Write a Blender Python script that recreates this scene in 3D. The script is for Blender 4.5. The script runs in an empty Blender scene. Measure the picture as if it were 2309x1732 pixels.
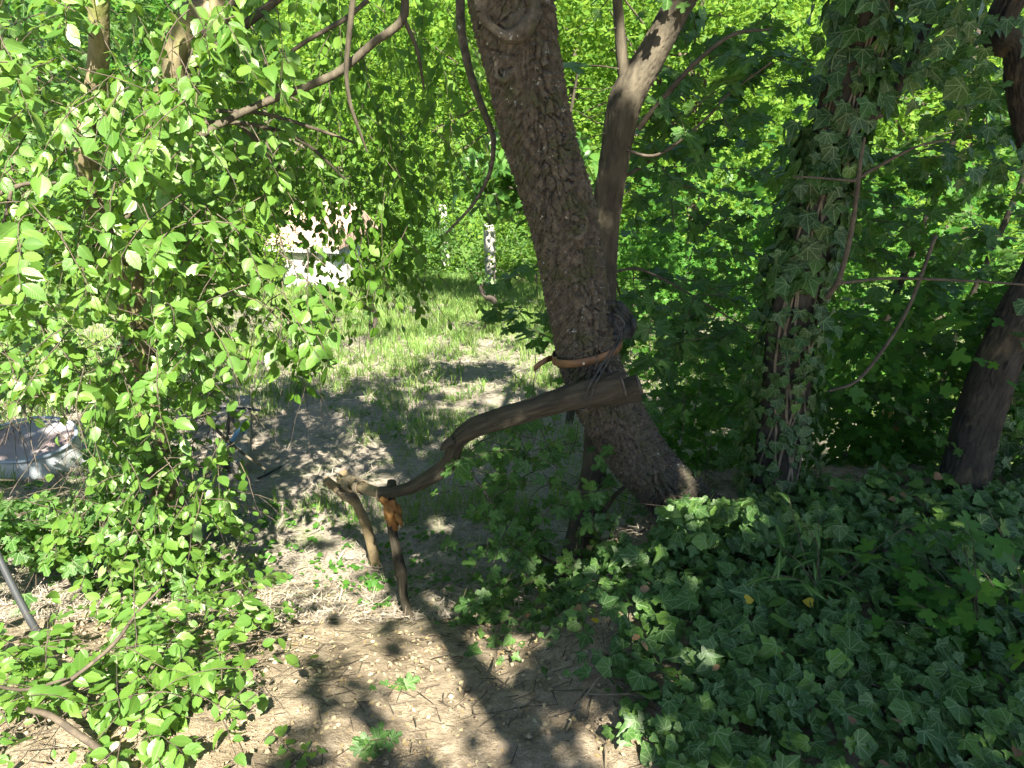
import bpy, math, numpy as np
from mathutils import Matrix, Vector, noise as mnoise

# ------------------------------------------------------------------ camera, sky, sun, exposure
sc = bpy.context.scene
CAMZ, PITCH, F = 1.62, math.radians(20.0), 1648.0
cam_d = bpy.data.cameras.new('camera'); cam = bpy.data.objects.new('camera', cam_d)
sc.collection.objects.link(cam); sc.camera = cam
cam.location = (0, 0, CAMZ); cam.rotation_euler = (math.pi/2 - PITCH, 0, 0)
cam_d.sensor_width = 36.0; cam_d.lens = 36.0*F/2309.0; cam_d.clip_end = 400; cam_d.clip_start = 0.05

SUN_EL, SUN_AZ = math.radians(45), math.radians(15)      # the sun stands behind the viewer, a little to the right
SUN = np.array([math.sin(SUN_AZ)*math.cos(SUN_EL), -math.cos(SUN_AZ)*math.cos(SUN_EL), math.sin(SUN_EL)])
w = bpy.data.worlds.new('World'); sc.world = w; w.use_nodes = True
nt = w.node_tree; nt.nodes.clear()
sky = nt.nodes.new('ShaderNodeTexSky'); sky.sky_type = 'NISHITA'; sky.sun_disc = False
sky.sun_elevation = SUN_EL; sky.sun_rotation = math.atan2(SUN[0], SUN[1])
sky.air_density = 0.65; sky.dust_density = 0.5
bg = nt.nodes.new('ShaderNodeBackground'); bg.inputs[1].default_value = 0.05
wo = nt.nodes.new('ShaderNodeOutputWorld')
nt.links.new(sky.outputs[0], bg.inputs[0]); nt.links.new(bg.outputs[0], wo.inputs[0])
sun_d = bpy.data.lights.new('sun', 'SUN'); sun_o = bpy.data.objects.new('sun', sun_d)
sc.collection.objects.link(sun_o)
sun_d.energy = 5.0; sun_d.angle = math.radians(0.53); sun_d.color = (1.0, 0.92, 0.77)
sun_o.rotation_euler = Vector(SUN).to_track_quat('Z', 'Y').to_euler(); sun_o.location = (1, -8, 9)
vs = sc.view_settings; vs.view_transform = 'Standard'; vs.look = 'None'; vs.gamma = 1; vs.exposure = 2.38
vs.use_curve_mapping = False
cy = sc.cycles
cy.max_bounces = 5; cy.diffuse_bounces = 2; cy.glossy_bounces = 2; cy.transmission_bounces = 3
cy.transparent_max_bounces = 4; cy.use_denoising = True; cy.use_adaptive_sampling = True; cy.adaptive_threshold = 0.015
cy.sample_clamp_indirect = 6; cy.use_light_tree = False

# ------------------------------------------------------------------ helpers
rng = np.random.default_rng(7)
FWD = np.array([0, math.cos(PITCH), -math.sin(PITCH)]); UP = np.array([0, math.sin(PITCH), math.cos(PITCH)])
CAM = np.array([0, 0, CAMZ])
def ray(px, py): return FWD + np.array([(px-1154.5)/F, 0, 0]) - (py-866)/F*UP
def P(px, py, Y):
    d = ray(px, py); return CAM + d*(Y/d[1])
def proj(p):
    q = np.atleast_2d(p) - CAM; dep = q@FWD
    s = np.where(np.abs(dep) < 1e-3, 1e-3, dep)
    return 1154.5 + F*q[:, 0]/s, 866 - F*(q@UP)/s, dep
def sst(a, b, x):
    t = np.clip((x-a)/(b-a), 0, 1); return t*t*(3-2*t)
_ns = rng.uniform(0, 50, (24, 3))
def wav(x, y, f, k=5, s=0):                                  # cheap smooth noise from summed sines
    o = 0
    for i in range(k):
        a = _ns[(i+s) % 24]; th = a[0]
        o = o + np.sin((x*np.cos(th)+y*np.sin(th))*f*(0.7+0.25*i)+a[1])*np.cos((-x*np.sin(th)+y*np.cos(th))*f*(0.6+0.3*i)+a[2])
    return o/k
def H(x, y):                                                 # ground height
    x = np.asarray(x, float); y = np.asarray(y, float)
    low = -0.35-0.125*y
    low = np.where(y > 27, -3.725+0.33*(y-27), low)
    k = sst(-0.15, 1.0, x)
    e = 1.4+1.75*k; wd = 2.0-0.85*k
    t = np.clip((y-e)/wd, 0, 1); t = t*0.5+sst(0, 1, t)*0.5
    up = 0.03*wav(x, y, 2.0)+0.05*sst(0.6, 2.5, x)
    z = up*(1-t)+low*t
    return z+0.035*wav(x, y, 1.1, 5, 3)*sst(2, 6, y)+0.012*wav(x, y, 6, 5, 7)
def G(px, py):                                               # where a sight line meets the ground
    d = ray(px, py); t = np.linspace(0.8, 60, 6000)
    p = CAM+t[:, None]*d; i = np.argmax(p[:, 2] < H(p[:, 0], p[:, 1])); return p[i]
COL = sc.collection
def link(o, parent=None):
    COL.objects.link(o)
    if parent is not None:
        o.parent = parent; o.location = -Vector(parent.location) if parent.type == 'EMPTY' else (0, 0, 0)
    return o
def tag(o, label=None, cat=None, group=None, kind=None):
    for k, v in (('label', label), ('category', cat), ('group', group), ('kind', kind)):
        if v: o[k] = v
    return o
def thing(name, loc, label, cat, group=None):
    o = bpy.data.objects.new(name, None); COL.objects.link(o); o.location = tuple(float(v) for v in loc)
    o.empty_display_size = 0.1
    return tag(o, label, cat, group)
class MB:                                                    # collects verts / polys / uvs / per-vertex random number
    def __init__(s): s.v = []; s.f = {}; s.uv = []; s.r = []; s.n = 0
    def add(s, v, f, uv=None, r=0.0):
        v = np.asarray(v, float); f = np.asarray(f, int)
        s.v.append(v); s.f.setdefault(f.shape[1], []).append(f+s.n)
        s.uv.append(np.zeros((len(v), 2)) if uv is None else np.asarray(uv, float))
        s.r.append(np.broadcast_to(np.asarray(r, float), (len(v),))); s.n += len(v); return s
    def mesh(s, name, mat, smooth=True):
        me = bpy.data.meshes.new(name); V = np.concatenate(s.v); me.vertices.add(len(V))
        me.vertices.foreach_set('co', V.astype(np.float32).ravel())
        loops, starts, tot, n0 = [], [], [], 0
        for k, fs in s.f.items():
            fa = np.concatenate(fs); loops.append(fa.ravel())
            starts.append(n0+np.arange(len(fa))*k); tot.append(np.full(len(fa), k)); n0 += fa.size
        loops = np.concatenate(loops).astype(np.int32); starts = np.concatenate(starts).astype(np.int32)
        me.loops.add(len(loops)); me.loops.foreach_set('vertex_index', loops)
        me.polygons.add(len(starts)); me.polygons.foreach_set('loop_start', starts)
        try: me.polygons.foreach_set('loop_total', np.concatenate(tot).astype(np.int32))
        except Exception: pass
        me.polygons.foreach_set('use_smooth', np.full(len(starts), smooth))
        uv = me.uv_layers.new(name='UVMap'); U = np.concatenate(s.uv)
        uv.data.foreach_set('uv', U[loops].astype(np.float32).ravel())
        at = me.attributes.new('rnd', 'FLOAT', 'POINT'); at.data.foreach_set('value', np.concatenate(s.r).astype(np.float32))
        for m in (mat if isinstance(mat, list) else [mat]): me.materials.append(m)
        me.update(calc_edges=True); me.validate(); return me
    def build(s, name, mat, parent=None, smooth=True):
        return link(bpy.data.objects.new(name, s.mesh(name, mat, smooth)), parent)
def unit(a):
    a = np.asarray(a, float); return a/np.maximum(np.linalg.norm(a, axis=-1, keepdims=True), 1e-9)
def resample(pts, vals, n):
    pts = np.asarray(pts, float); vals = np.asarray(vals, float)
    ext = np.vstack([2*pts[0]-pts[1], pts, 2*pts[-1]-pts[-2]])
    L = np.r_[0, np.cumsum(np.linalg.norm(np.diff(pts, axis=0), axis=1))]
    t = np.linspace(0, L[-1], n); i = np.clip(np.searchsorted(L, t, 'right')-1, 0, len(pts)-2)
    u = ((t-L[i])/np.maximum(L[i+1]-L[i], 1e-9))[:, None]
    a, b, c, d = ext[i], ext[i+1], ext[i+2], ext[i+3]
    q = 0.5*((2*b)+(c-a)*u+(2*a-5*b+4*c-d)*u**2+(3*b-a-3*c+d)*u**3)
    return q, np.interp(t, L, vals), t
def frames(q):
    T = unit(np.gradient(q, axis=0)); n = np.cross(T[0], [0.3, 1, 0.2]); n = n/np.linalg.norm(n); N = [n]
    for i in range(1, len(q)):
        n = N[-1]-T[i]*np.dot(N[-1], T[i]); N.append(n/max(np.linalg.norm(n), 1e-9))
    N = np.array(N); return T, N, np.cross(T, N)
def tube(mb, pts, rad, n=None, k=8, disp=None, cap=True, r=0.0, raw=False):
    if raw: q = np.asarray(pts, float); R = np.asarray(rad, float); t = np.r_[0, np.cumsum(np.linalg.norm(np.diff(q, axis=0), axis=1))]
    else: q, R, t = resample(pts, rad, n or max(6, len(pts)*5))
    T, N, B = frames(q); th = np.linspace(0, 2*math.pi, k, endpoint=False)
    RR = np.repeat(R[:, None], k, 1); S = np.repeat(t[:, None], k, 1); A = np.repeat(th[None], len(q), 0)
    if disp is not None: RR = RR+disp(A, S, RR)
    v = q[:, None]+RR[..., None]*(np.cos(A)[..., None]*N[:, None]+np.sin(A)[..., None]*B[:, None])
    m = len(q); i, j = np.meshgrid(np.arange(m-1), np.arange(k), indexing='ij'); j2 = (j+1) % k
    f = np.stack([i*k+j, i*k+j2, (i+1)*k+j2, (i+1)*k+j], -1).reshape(-1, 4)
    uv = np.stack([A*np.mean(R), S], -1).reshape(-1, 2); v = v.reshape(-1, 3); base = mb.n
    mb.add(v, f, uv, r)
    if cap:
        for row, c in ((0, q[0]), (m-1, q[-1])):
            ring = v[row*k:(row+1)*k]; idx = np.arange(k)
            ff = np.stack([idx, (idx+1) % k, np.full(k, k)], -1)
            mb.add(np.vstack([ring, c]), ff if row else ff[:, ::-1], np.vstack([uv[row*k:(row+1)*k], uv[row*k]]), r)
    return q, R
def pxpath(lst):                                             # (px, py, depth, width in px) -> points, radii
    pts = np.array([P(a, b, c) for a, b, c, _ in lst]); _, _, dep = proj(pts)
    return pts, np.array([l[3] for l in lst])*dep/F/2
def bark(cell, stretch, depth, seed, rough=0.3):             # plate-like bark: warped cellular fissures round the stem, closed at the seam
    def f(A, S, R):
        Rm = np.mean(R); nc = max(5, int(round(2*math.pi*Rm/cell))); cx, sy = np.cos(A), np.sin(A)
        def w(k, fs, ph): return np.sin(cx*k*1.7+S*fs+ph+seed)*np.cos(sy*k*2.1-S*fs*0.7+ph*2)
        u = A/(2*math.pi)*nc+0.55*w(2, 17, 0)+0.3*w(4, 43, 1.3); v = S/(cell*stretch)+0.6*w(3, 9, 2.1)+0.4*w(6, 31, 4.0)
        iu, iv = np.floor(u).astype(int), np.floor(v).astype(int); d1 = np.full(u.shape, 9.0); d2 = d1.copy(); hh = np.zeros(u.shape)
        def h(a, b, c): return np.modf(np.abs(np.sin((a*127.1+b*311.7+c*74.7+seed*13.3))*43758.5453))[0]
        for du in (-1, 0, 1):
            for dv in (-1, 0, 1):
                cu, cv = (iu+du), iv+dv; w_ = cu % nc
                d = np.abs(cu+0.05+0.9*h(w_, cv, 1)-u)*1.25+np.abs(cv+0.05+0.9*h(w_, cv, 2)-v)*0.75
                hh = np.where(d < d1, h(w_, cv, 3), hh); d2 = np.where(d < d1, d1, np.minimum(d2, d)); d1 = np.minimum(d1, d)
        wid = 0.24+0.14*w(3, 6, 5.0); g = np.clip((d2-d1)/wid, 0, 1)**0.6; amp = 0.75+0.45*w(2, 5, 7.0)
        return depth*amp*(g-0.75)*(0.6+0.8*hh)+depth*rough*0.6*(w(11, 140, 3)+w(17, 210, 8))+R*0.045*w(1.5, 5, 1)+R*0.03*w(3, 8, 6)
    return f

# ------------------------------------------------------------------ materials
def nodes(name):
    m = bpy.data.materials.new(name); m.use_nodes = True; t = m.node_tree; t.nodes.clear()
    return m, t, t.nodes.new, t.links.new
def math_(t, op, a, b=None, c=None):
    n = t.nodes.new('ShaderNodeMath'); n.operation = op
    for i, x in enumerate((a, b, c)):
        if x is None: continue
        if isinstance(x, (int, float)): n.inputs[i].default_value = x
        else: t.links.new(x, n.inputs[i])
    return n.outputs[0]
def mix_(t, fac, a, b, blend='MIX'):
    n = t.nodes.new('ShaderNodeMix'); n.data_type = 'RGBA'; n.blend_type = blend
    for i, x in ((0, fac), (6, a), (7, b)):
        if isinstance(x, (int, float)): n.inputs[i].default_value = x
        elif isinstance(x, tuple): n.inputs[i].default_value = (*x[:3], 1)
        else: t.links.new(x, n.inputs[i])
    return n.outputs[2]
def noise_(t, scale, vec=None, detail=4, rough=0.6):
    n = t.nodes.new('ShaderNodeTexNoise'); n.inputs['Scale'].default_value = scale
    n.inputs['Detail'].default_value = detail; n.inputs['Roughness'].default_value = rough
    if vec is not None: t.links.new(vec, n.inputs['Vector'])
    return n.outputs[0]
def ramp_(t, x, stops):
    n = t.nodes.new('ShaderNodeValToRGB'); e = n.color_ramp.elements
    while len(e) < len(stops): e.new(0.5)
    for el, (p, c) in zip(e, stops): el.position = p; el.color = (*((c,)*3 if isinstance(c, (int, float)) else c), 1)
    t.links.new(x, n.inputs[0]); return n.outputs[0]
def rng_(t, x, a, b):
    n = t.nodes.new('ShaderNodeMapRange'); n.interpolation_type = 'SMOOTHSTEP'
    n.inputs[1].default_value = a; n.inputs[2].default_value = b; t.links.new(x, n.inputs[0]); return n.outputs[0]
def leaf_mat(name, cols, trans, tfac=0.4, rough=0.45, spec=0.4, vein=None):
    m, t, N, L = nodes(name)
    at = N('ShaderNodeAttribute'); at.attribute_name = 'rnd'; oi = N('ShaderNodeObjectInfo')
    r = math_(t, 'FRACT', math_(t, 'ADD', at.outputs['Fac'], oi.outputs['Random']))
    k = len(cols); c = ramp_(t, r, [(i/(k-1), x) for i, x in enumerate(cols)])
    geo = N('ShaderNodeNewGeometry')
    c = mix_(t, math_(t, 'MULTIPLY', noise_(t, 35, geo.outputs['Position'], 2), 0.5), c, tuple(v*0.62 for v in cols[0]))
    tc = N('ShaderNodeTexCoord'); sx = N('ShaderNodeSeparateXYZ'); L(tc.outputs['UV'], sx.inputs[0])
    ax = math_(t, 'ABSOLUTE', sx.outputs[0]); y = sx.outputs[1]; hgt = None
    if vein == 'palm':
        ds = []
        for a in (0, 40, 84):
            a = math.radians(a)
            ds.append(math_(t, 'ABSOLUTE', math_(t, 'SUBTRACT', math_(t, 'MULTIPLY', ax, math.cos(a)), math_(t, 'MULTIPLY', y, math.sin(a)))))
        d = math_(t, 'MINIMUM', math_(t, 'MINIMUM', ds[0], ds[1]), ds[2])
        v = math_(t, 'SUBTRACT', 1, rng_(t, d, 0.008, 0.032))
        vo = N('ShaderNodeTexVoronoi'); vo.feature = 'DISTANCE_TO_EDGE'; vo.inputs['Scale'].default_value = 5.5; L(tc.outputs['UV'], vo.inputs['Vector'])
        v2 = math_(t, 'MULTIPLY', math_(t, 'SUBTRACT', 1, rng_(t, vo.outputs[0], 0.01, 0.07)), 0.45)
        v = math_(t, 'MAXIMUM', v, v2)
        c = mix_(t, math_(t, 'MULTIPLY', v, 0.6), c, (0.24, 0.34, 0.16)); hgt = v
    elif vein == 'pinnate':
        mid = math_(t, 'SUBTRACT', 1, rng_(t, ax, 0.004, 0.03))
        s = math_(t, 'PINGPONG', math_(t, 'SUBTRACT', y, math_(t, 'MULTIPLY', ax, 0.9)), 0.055)
        v = math_(t, 'MAXIMUM', mid, math_(t, 'MULTIPLY', math_(t, 'SUBTRACT', 1, rng_(t, s, 0.0, 0.02)), 0.6))
        c = mix_(t, math_(t, 'MULTIPLY', v, 0.25), c, (0.24, 0.34, 0.08)); hgt = v
    b = N('ShaderNodeBsdfPrincipled'); L(c, b.inputs['Base Color'])
    b.inputs['Roughness'].default_value = rough; b.inputs['Specular IOR Level'].default_value = spec
    if hgt is not None:
        bu = N('ShaderNodeBump'); bu.inputs['Strength'].default_value = 0.25; bu.inputs['Distance'].default_value = 0.004
        bu.invert = True; L(hgt, bu.inputs['Height']); L(bu.outputs[0], b.inputs['Normal'])
    tr = N('ShaderNodeBsdfTranslucent'); L(mix_(t, 0.55, c, trans), tr.inputs[0])
    mx = N('ShaderNodeMixShader'); mx.inputs[0].default_value = tfac
    L(b.outputs[0], mx.inputs[1]); L(tr.outputs[0], mx.inputs[2])
    o = N('ShaderNodeOutputMaterial'); L(mx.outputs[0], o.inputs[0]); return m
def rough_mat(name, c1, c2, scale=8, c3=None, rough=0.85, bump=0.4, dist=0.01, stretch=(1, 1, 1), spec=0.25, spots=None, uvc=False, spot_lo=0.62, metal=0.0):
    m, t, N, L = nodes(name); tc = N('ShaderNodeTexCoord'); mp = N('ShaderNodeMapping'); mp.inputs['Scale'].default_value = stretch
    L(tc.outputs['UV' if uvc else 'Object'], mp.inputs[0])
    n1 = noise_(t, scale, mp.outputs[0], 8, 0.65); c = ramp_(t, n1, [(0.37, c1), (0.63, c2)])
    if c3: c = mix_(t, rng_(t, noise_(t, scale*0.35, tc.outputs['Object'], 4), 0.5, 0.68), c, c3)
    if spots: c = mix_(t, rng_(t, noise_(t, 34, tc.outputs['Object'], 5, 0.75), spot_lo, spot_lo+0.04), c, spots)
    b = N('ShaderNodeBsdfPrincipled'); L(c, b.inputs['Base Color']); b.inputs['Roughness'].default_value = rough
    b.inputs['Specular IOR Level'].default_value = spec; b.inputs['Metallic'].default_value = metal
    bu = N('ShaderNodeBump'); bu.inputs['Strength'].default_value = bump; bu.inputs['Distance'].default_value = dist
    L(noise_(t, scale*3, mp.outputs[0], 6, 0.7), bu.inputs['Height']); L(bu.outputs[0], b.inputs['Normal'])
    o = N('ShaderNodeOutputMaterial'); L(b.outputs[0], o.inputs[0]); return m
M = {}
M['elm'] = leaf_mat('elm_leaf', [(0.065, 0.16, 0.026), (0.105, 0.225, 0.036), (0.165, 0.29, 0.05), (0.12, 0.25, 0.05), (0.08, 0.185, 0.033)], (0.34, 0.56, 0.04), 0.42, 0.36, 0.6, 'pinnate')
M['hang'] = leaf_mat('hanging_leaf', [(0.06, 0.14, 0.016), (0.09, 0.20, 0.024), (0.13, 0.24, 0.03)], (0.30, 0.52, 0.04), 0.33, 0.5, 0.2)
M['maple'] = leaf_mat('maple_leaf', [(0.028, 0.09, 0.016), (0.045, 0.13, 0.02), (0.075, 0.18, 0.025), (0.035, 0.105, 0.018)], (0.22, 0.46, 0.04), 0.36, 0.42, 0.3, 'palm')
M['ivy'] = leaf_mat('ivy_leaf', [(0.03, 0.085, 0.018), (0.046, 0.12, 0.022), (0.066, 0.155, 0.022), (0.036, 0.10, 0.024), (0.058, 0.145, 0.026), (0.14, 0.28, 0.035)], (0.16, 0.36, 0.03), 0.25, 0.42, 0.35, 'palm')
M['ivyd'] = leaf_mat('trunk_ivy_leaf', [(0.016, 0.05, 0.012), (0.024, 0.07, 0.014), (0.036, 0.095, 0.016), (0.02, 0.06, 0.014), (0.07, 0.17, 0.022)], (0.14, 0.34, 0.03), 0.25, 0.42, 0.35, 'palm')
M['bgleaf'] = leaf_mat('woodland_leaf', [(0.05, 0.13, 0.018), (0.11, 0.23, 0.028), (0.20, 0.32, 0.04), (0.08, 0.18, 0.026)], (0.38, 0.60, 0.06), 0.40, 0.55, 0.15)
M['cherry'] = leaf_mat('cherry_leaf', [(0.05, 0.14, 0.03), (0.08, 0.20, 0.04), (0.11, 0.24, 0.04)], (0.30, 0.52, 0.06), 0.4, 0.35, 0.5)
M['under'] = leaf_mat('undergrowth_leaf', [(0.04, 0.13, 0.02), (0.06, 0.17, 0.026), (0.085, 0.21, 0.03)], (0.22, 0.46, 0.05), 0.36, 0.45, 0.2)
M['grass'] = leaf_mat('grass_blade', [(0.12, 0.24, 0.06), (0.17, 0.31, 0.07), (0.23, 0.35, 0.09), (0.30, 0.32, 0.13)], (0.34, 0.48, 0.10), 0.4, 0.5, 0.3)
M['straw'] = leaf_mat('dry_straw', [(0.26, 0.23, 0.19), (0.38, 0.34, 0.28), (0.50, 0.45, 0.38), (0.17, 0.14, 0.11)], (0.3, 0.24, 0.14), 0.12, 0.7, 0.2)
M['dead'] = leaf_mat('dead_leaf', [(0.42, 0.38, 0.22), (0.34, 0.22, 0.09), (0.46, 0.44, 0.28), (0.22, 0.13, 0.06)], (0.4, 0.3, 0.12), 0.2, 0.6, 0.3)
M['brown'] = leaf_mat('brown_leaf', [(0.16, 0.09, 0.04), (0.24, 0.15, 0.07), (0.11, 0.065, 0.035), (0.30, 0.22, 0.12)], (0.3, 0.18, 0.06), 0.15, 0.6, 0.3)
M['yellow'] = leaf_mat('yellow_leaf', [(0.55, 0.42, 0.03), (0.48, 0.36, 0.04)], (0.6, 0.5, 0.05), 0.3, 0.5, 0.3)
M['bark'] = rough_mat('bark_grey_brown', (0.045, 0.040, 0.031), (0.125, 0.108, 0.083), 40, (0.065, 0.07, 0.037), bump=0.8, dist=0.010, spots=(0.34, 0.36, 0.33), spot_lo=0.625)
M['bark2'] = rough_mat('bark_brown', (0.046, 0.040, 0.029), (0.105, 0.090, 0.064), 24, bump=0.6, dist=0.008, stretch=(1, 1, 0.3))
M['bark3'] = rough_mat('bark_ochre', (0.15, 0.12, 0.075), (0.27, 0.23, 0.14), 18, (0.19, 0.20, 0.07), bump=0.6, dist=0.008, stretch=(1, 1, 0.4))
M['barkd'] = rough_mat('bark_dark', (0.03, 0.027, 0.021), (0.07, 0.061, 0.046), 18, bump=0.7, dist=0.01, stretch=(1, 1, 0.4))
M['barkr'] = rough_mat('bark_flaked', (0.02, 0.018, 0.014), (0.05, 0.043, 0.033), 16, (0.095, 0.075, 0.045), bump=0.7, dist=0.01, stretch=(1, 1, 0.3))
M['twig'] = rough_mat('twig_brown', (0.05, 0.041, 0.032), (0.11, 0.09, 0.066), 30, bump=0.2)
M['vine'] = rough_mat('ivy_stem', (0.13, 0.108, 0.072), (0.21, 0.178, 0.125), 30, bump=0.3)
M['wood'] = rough_mat('weathered_wood', (0.03, 0.026, 0.019), (0.085, 0.072, 0.050), 16, (0.04, 0.035, 0.024), bump=0.9, dist=0.008, stretch=(4, 0.3, 1), uvc=True, spots=(0.22, 0.18, 0.12), spot_lo=0.65)
M['pale'] = rough_mat('pale_stripped_wood', (0.20, 0.15, 0.085), (0.32, 0.26, 0.16), 18, (0.07, 0.06, 0.03), bump=0.4, dist=0.005)
M['cut'] = rough_mat('sawn_wood', (0.07, 0.06, 0.05), (0.13, 0.11, 0.088), 40, bump=0.5)

# ------------------------------------------------------------------ ground
def ground_mat():
    m, t, N, L = nodes('ground'); tc = N('ShaderNodeTexCoord'); o = tc.outputs['Object']
    sx = N('ShaderNodeSeparateXYZ'); L(o, sx.inputs[0])
    n1 = noise_(t, 3.0, o, 6); n2 = noise_(t, 22, o, 8, 0.7); n3 = noise_(t, 110, o, 4, 0.7)
    soil = mix_(t, rng_(t, n2, 0.3, 0.7), (0.19, 0.152, 0.105), (0.45, 0.37, 0.27)); soil = mix_(t, rng_(t, noise_(t, 1.7, o, 5), 0.5, 0.64), soil, (0.27, 0.215, 0.15)); soil = mix_(t, math_(t, 'MULTIPLY', rng_(t, n3, 0.52, 0.66), 0.5), soil, (0.50, 0.44, 0.35))
    lit = mix_(t, rng_(t, n2, 0.3, 0.7), (0.17, 0.155, 0.14), (0.44, 0.38, 0.31)); lit = mix_(t, rng_(t, n3, 0.5, 0.65), lit, (0.44, 0.39, 0.32))
    lit = mix_(t, math_(t, 'MULTIPLY', rng_(t, n1, 0.48, 0.62), 0.55), lit, (0.11, 0.17, 0.05))
    k = rng_(t, math_(t, 'ADD', sx.outputs[1], math_(t, 'MULTIPLY', n1, 1.6)), 3.0, 4.4)
    c = mix_(t, k, soil, lit); c = mix_(t, rng_(t, math_(t, 'ADD', sx.outputs[1], math_(t, 'MULTIPLY', n1, 3.0)), 17, 23), c, (0.07, 0.13, 0.03)); c = mix_(t, math_(t, 'MULTIPLY', rng_(t, n2, 0.35, 0.7), math_(t, 'MULTIPLY', rng_(t, math_(t, 'SUBTRACT', sx.outputs[1], math_(t, 'MULTIPLY', sx.outputs[0], -1.0)), 6.5, 8.5), 0.7)), c, (0.06, 0.11, 0.03))
    b = N('ShaderNodeBsdfPrincipled'); L(c, b.inputs['Base Color']); b.inputs['Roughness'].default_value = 0.95; b.inputs['Specular IOR Level'].default_value = 0.1
    bu = N('ShaderNodeBump'); bu.inputs['Strength'].default_value = 1.0; bu.inputs['Distance'].default_value = 0.03
    L(math_(t, 'ADD', n2, math_(t, 'MULTIPLY', n3, 0.35)), bu.inputs['Height']); L(bu.outputs[0], b.inputs['Normal'])
    q = N('ShaderNodeOutputMaterial'); L(b.outputs[0], q.inputs[0]); return m
M['ground'] = ground_mat()
def axis(a, b, fa, fb, step, grow):                          # fine between fa and fb, growing outwards
    c = list(np.arange(fa, fb, step)); s = step
    while c[-1] < b: s *= grow; c.append(c[-1]+s)
    s = step
    while c[0] > a: s *= grow; c.insert(0, c[0]-s)
    return np.array(c)
gx = axis(-70, 70, -2.4, 2.4, 0.03, 1.07); gy = axis(-12, 110, 1.0, 4.6, 0.03, 1.06)
X, Y = np.meshgrid(gx, gy); Z = H(X, Y)
near = sst(6, 3.5, Y)*sst(4, 2.5, np.abs(X))
lump = np.array([mnoise.noise((a*5, b*5, 0))*0.025+mnoise.noise((a*13, b*13, 3))*0.018+abs(mnoise.noise((a*26, b*26, 9)))*0.016 for a, b in zip(X.ravel(), Y.ravel())]).reshape(X.shape)
Z = Z+lump*near
ny, nx = X.shape; i, j = np.meshgrid(np.arange(ny-1), np.arange(nx-1), indexing='ij')
fq = np.stack([i*nx+j, i*nx+j+1, (i+1)*nx+j+1, (i+1)*nx+j], -1).reshape(-1, 4)
g = MB().add(np.stack([X, Y, Z], -1).reshape(-1, 3), fq, np.stack([X, Y], -1).reshape(-1, 2)).build('ground', M['ground'])
tag(g, 'bare soil bank and garden floor strewn with dry litter', kind='structure')

# ------------------------------------------------------------------ leaf shapes (petiole at the origin, tip along +y)
def leaf_oval(n=7, width=0.34, serr=0.0, fold=0.18, droop=0.14):
    ys = np.linspace(0, 1, n+2)[1:-1]; V = [(0, 0, 0)]; UVs = []
    prof = width*np.sin(np.pi*ys**0.85)**0.8
    mid = [len(V)+k for k in range(n)]; V += [(0, y, 0) for y in ys]
    sides = []
    for s in (-1, 1):
        ids = []
        for k, (y, p) in enumerate(zip(ys, prof)):
            p2 = p*(1+(serr if k % 2 else -serr)); ids.append(len(V)); V.append((s*p2, y+(0.02 if k % 2 else 0), fold*p2))
        sides.append(ids)
    tip = len(V); V.append((0, 1.04, 0)); Fc = []
    for s, ids in zip((-1, 1), sides):
        seq = [0]+ids+[tip]; ms = [0]+mid+[tip]
        for k in range(len(seq)-1):
            for tri in ((ms[k], seq[k], seq[k+1]), (ms[k], seq[k+1], ms[k+1])):
                if len(set(tri)) == 3: Fc.append(tri if s > 0 else tri[::-1])
    V = np.array(V, float); V[:, 2] -= droop*V[:, 1]**2; return V, np.array(Fc), V[:, :2].copy()
def leaf_fan(half, center, cup=0.1, droop=0.12):
    pts = half+[(-x, y) for x, y in half[::-1] if abs(x) > 1e-6]
    V = [(center[0], center[1], 0)]+[(x, y, 0) for x, y in pts]; V = np.array(V, float)
    V[:, 2] = cup*np.abs(V[:, 0])*1.2-droop*V[:, 1]**2-0.1*V[:, 0]**2
    n = len(pts); Fc = [(0, 1+k, 1+(k+1) % n) for k in range(n)]
    return V, np.array(Fc)[:, ::-1].copy(), V[:, :2].copy()
ELM = leaf_oval(9, 0.31, 0.05); ELMS = [ELM, leaf_oval(8, 0.34, 0.06, 0.42, 0.32), leaf_oval(9, 0.27, 0.05, 0.05, -0.08), leaf_oval(7, 0.36, 0.04, 0.3, 0.05)]; ELM_LO = leaf_oval(3, 0.33); LANCE = leaf_oval(4, 0.2, 0, 0.15, 0.3); NARROW = leaf_oval(4, 0.10, 0, 0.1, 0.4)
MAPLE = leaf_fan([(0, 0), (0.16, -0.10), (0.30, -0.06), (0.33, 0.03), (0.27, 0.14), (0.42, 0.20), (0.56, 0.27), (0.53, 0.38), (0.58, 0.50), (0.44, 0.50),
                  (0.36, 0.58), (0.20, 0.50), (0.17, 0.64), (0.24, 0.78), (0.16, 0.84), (0.13, 0.98), (0, 0.95)], (0, 0.32), 0.12)
MAPLE_LO = leaf_fan([(0, 0), (0.32, -0.04), (0.26, 0.14), (0.55, 0.30), (0.52, 0.50), (0.19, 0.52), (0.22, 0.82), (0, 0.97)], (0, 0.32), 0.12)
IVY = leaf_fan([(0, 0.0), (0.14, -0.14), (0.30, -0.16), (0.40, -0.02), (0.36, 0.10), (0.56, 0.22), (0.62, 0.40), (0.44, 0.44), (0.30, 0.48), (0.22, 0.66), (0.10, 0.86), (0, 1.0)], (0, 0.22), 0.10, 0.16)
IVY_B = leaf_fan([(0, 0.0), (0.12, -0.12), (0.32, -0.14), (0.45, 0.0), (0.50, 0.22), (0.42, 0.40), (0.30, 0.56), (0.16, 0.78), (0, 0.96)], (0, 0.25), 0.14, 0.2)
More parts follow.
